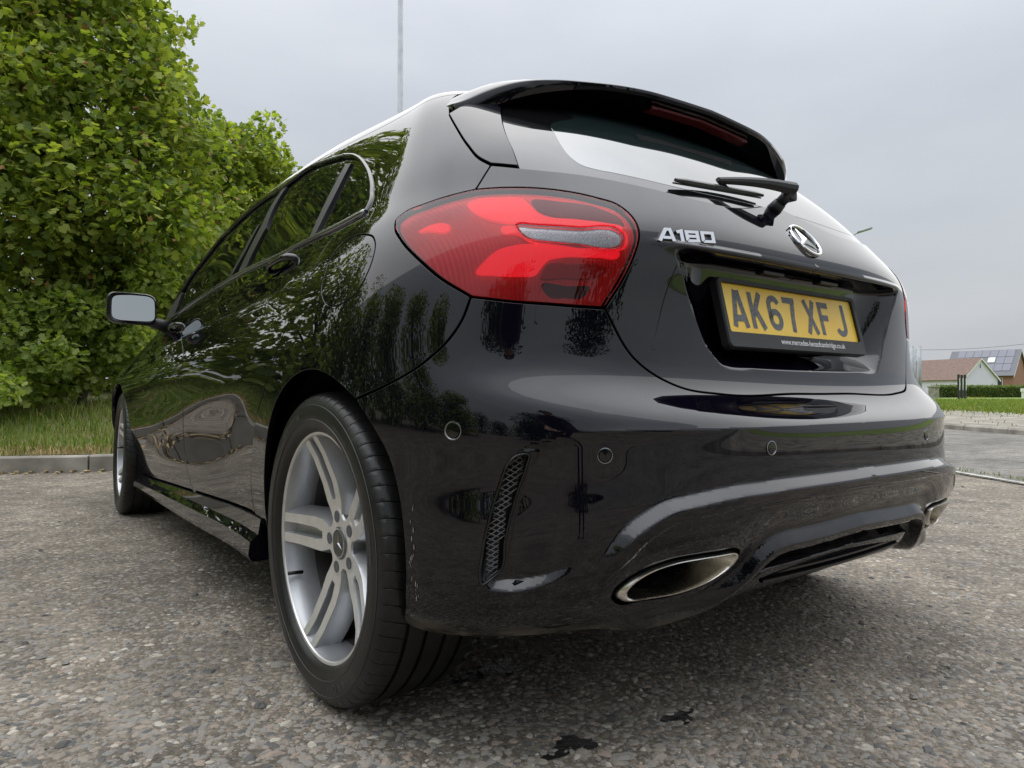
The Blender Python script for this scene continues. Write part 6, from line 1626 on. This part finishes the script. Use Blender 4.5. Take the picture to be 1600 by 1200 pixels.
# black and white marker posts, gate pillar, white post
for i, (px_, hh) in enumerate(((1498, 1.95), (1503, 1.9), (1508, 1.95))):
    b = gpt(px_, 48+i*.5, -.1); e = empty('marker_post', b); tag(e, 'black marker post with white stripe on the far grass', 'post', 'black and white marker posts')
    m_ = MB(); m_.box((0, 0, .95), (.17, .12, hh), bev=.01); m_.build('post', MAT['post_black'], e, smooth=False); m_ = MB(); m_.box((-.02, -.07, 1.25), (.07, .03, .85)); m_.build('white_stripe', MAT['white_trim'], e, smooth=False)
b = gpt(1459, 52, -.1); m_ = MB(); m_.box((b.x, b.y, .45), (.55, .55, 1.05), bev=.02); m_.box((b.x, b.y, 1.0), (.68, .68, .10), bev=.02); tag(m_.build('gate_pillar', MAT['concrete'], None, smooth=False), 'grey gate pillar beside the end of the hedge', 'pillar')
b = gpt(1598, 46, -.1); e = empty('white_post', b); m_ = MB(); m_.box((0, 0, .35), (.14, .12, .8), bev=.01); m_.build('post', MAT['white_trim'], e, smooth=False); m_ = MB(); m_.box((0, 0, .82), (.45, .14, .22), bev=.03); m_.build('sign_board', MAT['white_trim'], e, smooth=False); tag(e, 'short white post with a small board on the grass', 'post')
for i, (px_, top) in enumerate(((1425, 540), (1430, 546), (1437, 539.5))):
    b = gpt(px_, 26+i*.15, 0); zt = CAM[2]+(612-top)*26/FPX; m_ = MB(); m_.tube([(b.x, b.y, -.1), (b.x, b.y, zt)], .07 if i != 1 else .045, 12); m_.lathe([(0, .62), (.16, .60), (.18, .45), (.18, -.1)], 14, 'z', (b.x, b.y, 0))
    tag(m_.build('sign_pole', MAT['galvanised'], None), 'thinner, shorter galvanised pole between two thick ones' if i == 1 else 'thick grey galvanised pole standing beyond the car bumper', 'pole', 'galvanised poles')
# yellow flowers by the posts
def flowers():
    n = 140; px_ = rng.uniform(1508, 1540, n); d = rng.uniform(44, 50, n); V = []; F_ = []
    simple('flower_yellow', (0.75, 0.55, 0.05), .7)
    for i in range(n):
        p = gpt(px_[i], d[i], rng.uniform(.05, .30)); s_ = .022; b = len(V); V += [(p.x+s_*math.cos(a), p.y, p.z+s_*math.sin(a)) for a in (0, 1.57, 3.14, 4.71)]; F_.append((b, b+1, b+2, b+3))
    tag(mesh('flowers', V, F_, MAT['flower_yellow'], smooth=False), 'yellow flowers in the grass below the marker posts', 'flowers', kind='stuff')
flowers()
# street lamps
def lamp(px_, d, h, arm, label, rad=.07, aim=1):
    b = gpt(px_, d, -.05); e = empty('street_lamp', b); tag(e, label, 'street lamp', 'street lamps')
    m_ = MB(); m_.tube([(0, 0, 0), (0, 0, 1.4), (0, 0, 1.45), (0, 0, h)], [rad*1.25, rad*1.25, rad, rad*.72], 16); m_.build('column', MAT['galvanised'], e)
    dr = (right*aim).normalized(); m_ = MB(); m_.tube([Vector((0, 0, h-.05)), dr*arm*.5+Vector((0, 0, h+arm*.32)), dr*arm+Vector((0, 0, h+arm*.58))], rad*.42, 8); m_.build('bracket', MAT['galvanised'], e)
    hd = dr*(arm+.28)+Vector((0, 0, h+arm*.58+.10)); m_ = MB(); an = math.atan2(dr.y, dr.x); m_.box(tuple(hd), (.72, .26, .13), rot=Matrix.Rotation(an, 3, 'Z') @ Matrix.Rotation(-.30, 3, 'Y'), bev=.05); m_.build('lantern', MAT['galvanised'], e)
lamp(624.5, 15.0, 10.5, 1.2, 'tall galvanised lamp column rising behind the car roof', .078)
lamp(1313, 34.0, 8.0, .95, 'distant street lamp with its lantern showing beside the tailgate', .075)
for x, y in ((-9, -27), (4, -30), (14, -24)):
    b = Vector((x, y, 0)); e = empty('street_lamp', b); tag(e, 'street lamp behind the camera, mirrored in the bumper', 'street lamp', 'street lamps')
    m_ = MB(); m_.tube([(0, 0, 0), (0, 0, 8)], [.09, .06], 10); m_.build('column', MAT['galvanised'], e); m_ = MB(); m_.box((.4, 0, 8.05), (.8, .25, .12), bev=.04); m_.build('lantern', MAT['galvanised'], e)
# overhead cable
a, b = at(1380, 546, 95), at(1640, 533, 95); m_ = MB(); m_.tube([Vector(a).lerp(Vector(b), t_)+Vector((0, 0, -.5*math.sin(math.pi*t_))) for t_ in np.linspace(0, 1, 12)], .025, 5); tag(m_.build('overhead_cable', MAT['post_black'], None), 'thin overhead cable above the house roofs', 'cable')
# ------------------------------------------------------------------ the person taking the picture (seen only as a reflection in the bumper)
def person():
    e = empty('person', (-1.80, -2.32, 0)); tag(e, 'person in dark jacket and trousers bending behind the camera, mirrored in the bumper', 'person')
    V = []; E_ = []; Rd = []
    def chain(pts, start=None):
        prev = start
        for (p, r_) in pts:
            V.append(p); Rd.append(r_); i = len(V)-1
            if prev is not None: E_.append((prev, i))
            prev = i
        return prev
    f = nrm(np.array([.42, .90])); s = np.array([f[1], -f[0]])          # facing the car, sideways
    def q(fw, sd, z): return (f[0]*fw+s[0]*sd, f[1]*fw+s[1]*sd, z)
    chain([(q(-.02, 0, .93), .135)]); pel = 0
    ch = chain([(q(.05, 0, 1.06), .125), (q(.17, 0, 1.20), .145), (q(.28, 0, 1.32), .13)], pel)
    nk = chain([(q(.34, 0, 1.385), .058), (q(.38, 0, 1.43), .055)], ch)
    chain([(q(.42, 0, 1.48), .088), (q(.46, 0, 1.56), .098), (q(.455, 0, 1.63), .075)], nk)
    for sd in (-1, 1):
        kn = chain([(q(0, .095*sd, .88), .098), (q(.05, .10*sd, .68), .078), (q(.07, .105*sd, .49), .058), (q(.03, .11*sd, .30), .056), (q(-.01, .115*sd, .09), .040)], pel)
        chain([(q(.03, .12*sd, .05), .045), (q(.12, .13*sd, .035), .042), (q(.19, .135*sd, .03), .030)], kn)
        el = chain([(q(.285, .17*sd, 1.30), .062), (q(.33, .215*sd, 1.12), .048), (q(.40, .20*sd, .98), .042), (q(.56, .11*sd, .86), .034), (q(.66, .065*sd, .80), .026)], ch)
        pm = chain([(q(.71, .05*sd, .775), .027), (q(.745, .045*sd, .755), .026)], el)
        for k, (ln, off) in enumerate(((.075, -.020), (.083, -.007), (.078, .007), (.062, .020))):
            chain([(q(.775, (.045*sd)+off, .742), .0095), (q(.775+ln*.45, (.040*sd)+off, .73), .009), (q(.775+ln*.75, .030*sd+off, .705), .008)], pm)
        chain([(q(.735, .045*sd-.035*sd, .765), .011), (q(.765, .045*sd-.05*sd, .75), .010), (q(.79, .045*sd-.05*sd, .735), .009)], pm-1)
    me = bpy.data.meshes.new('body'); me.from_pydata(V, E_, []); ob = bpy.data.objects.new('body', me); COL.objects.link(ob)
    md_ = ob.modifiers.new('skin', 'SKIN'); ob.modifiers.new('sub', 'SUBSURF').levels = 1
    for i, r_ in enumerate(Rd): me.skin_vertices[0].data[i].radius = (r_, r_)
    for i in range(len(V)): me.skin_vertices[0].data[i].use_root = (i == 0)
    dg = bpy.context.evaluated_depsgraph_get(); m2 = bpy.data.meshes.new_from_object(ob.evaluated_get(dg)); bpy.data.objects.remove(ob)
    o = link('body', m2, [MAT['jacket'], MAT['trousers'], MAT['skin'], MAT['shoe']], e)
    hd = np.array(q(.455, 0, 1.55))
    for p in m2.polygons:
        c = p.center; fw = c.x*f[0]+c.y*f[1]
        p.material_index = 2 if (c.z > 1.40 or (fw > .665 and c.z < .84)) else (3 if c.z < .085 else (1 if c.z < .97 and fw < .3 else 0))
    m_ = MB(); k = 20
    pr = [(.0, .105), (.05, .10), (.085, .07), (.102, .03), (.105, -.02), (.098, -.06)]
    m_.lathe([(a, b) for a, b in pr], k, 'z', tuple(hd+np.array([-f[0]*.018, -f[1]*.018, .028]))); m_.build('hair', MAT['hair'], e)
    face = MB(); fc = hd+np.array([f[0]*.098, f[1]*.098, -.015])
    face.tube([fc+np.array([0, 0, .03]), fc+np.array([f[0]*.022, f[1]*.022, -.012]), fc+np.array([0, 0, -.02])], [.006, .012, .006], 8); face.build('nose', MAT['skin'], e)
    for sd in (-1, 1):
        m_ = MB(); c = fc+np.array([-f[0]*.012+s[0]*.034*sd, -f[1]*.012+s[1]*.034*sd, .034]); m_.lathe([(0, .010), (.008, .006), (.010, 0)], 10, 'z', tuple(c)); m_.build('eye', MAT['shoe'], e)
        m_ = MB(); c = hd+np.array([s[0]*.098*sd, s[1]*.098*sd, 0]); m_.tube([c+np.array([0, 0, .03]), c+np.array([s[0]*.014*sd, s[1]*.014*sd, 0]), c+np.array([0, 0, -.03])], [.008, .014, .007], 8); m_.build('ear', MAT['skin'], e)
    m_ = MB(); c = fc+np.array([-f[0]*.008, -f[1]*.008, -.05]); m_.tube([c-np.array([s[0], s[1], 0])*.024, c, c+np.array([s[0], s[1], 0])*.024], [.003, .006, .003], 6); m_.build('mouth', MAT['lip'], e)
simple('jacket', (0.015, 0.016, 0.02), .85); simple('trousers', (0.02, 0.021, 0.026), .85); simple('skin', (0.50, 0.32, 0.25), .5); simple('hair', (0.03, 0.022, 0.016), .6); simple('shoe', (0.02, 0.02, 0.02), .5); simple('lip', (0.35, 0.14, 0.13), .5)
person()
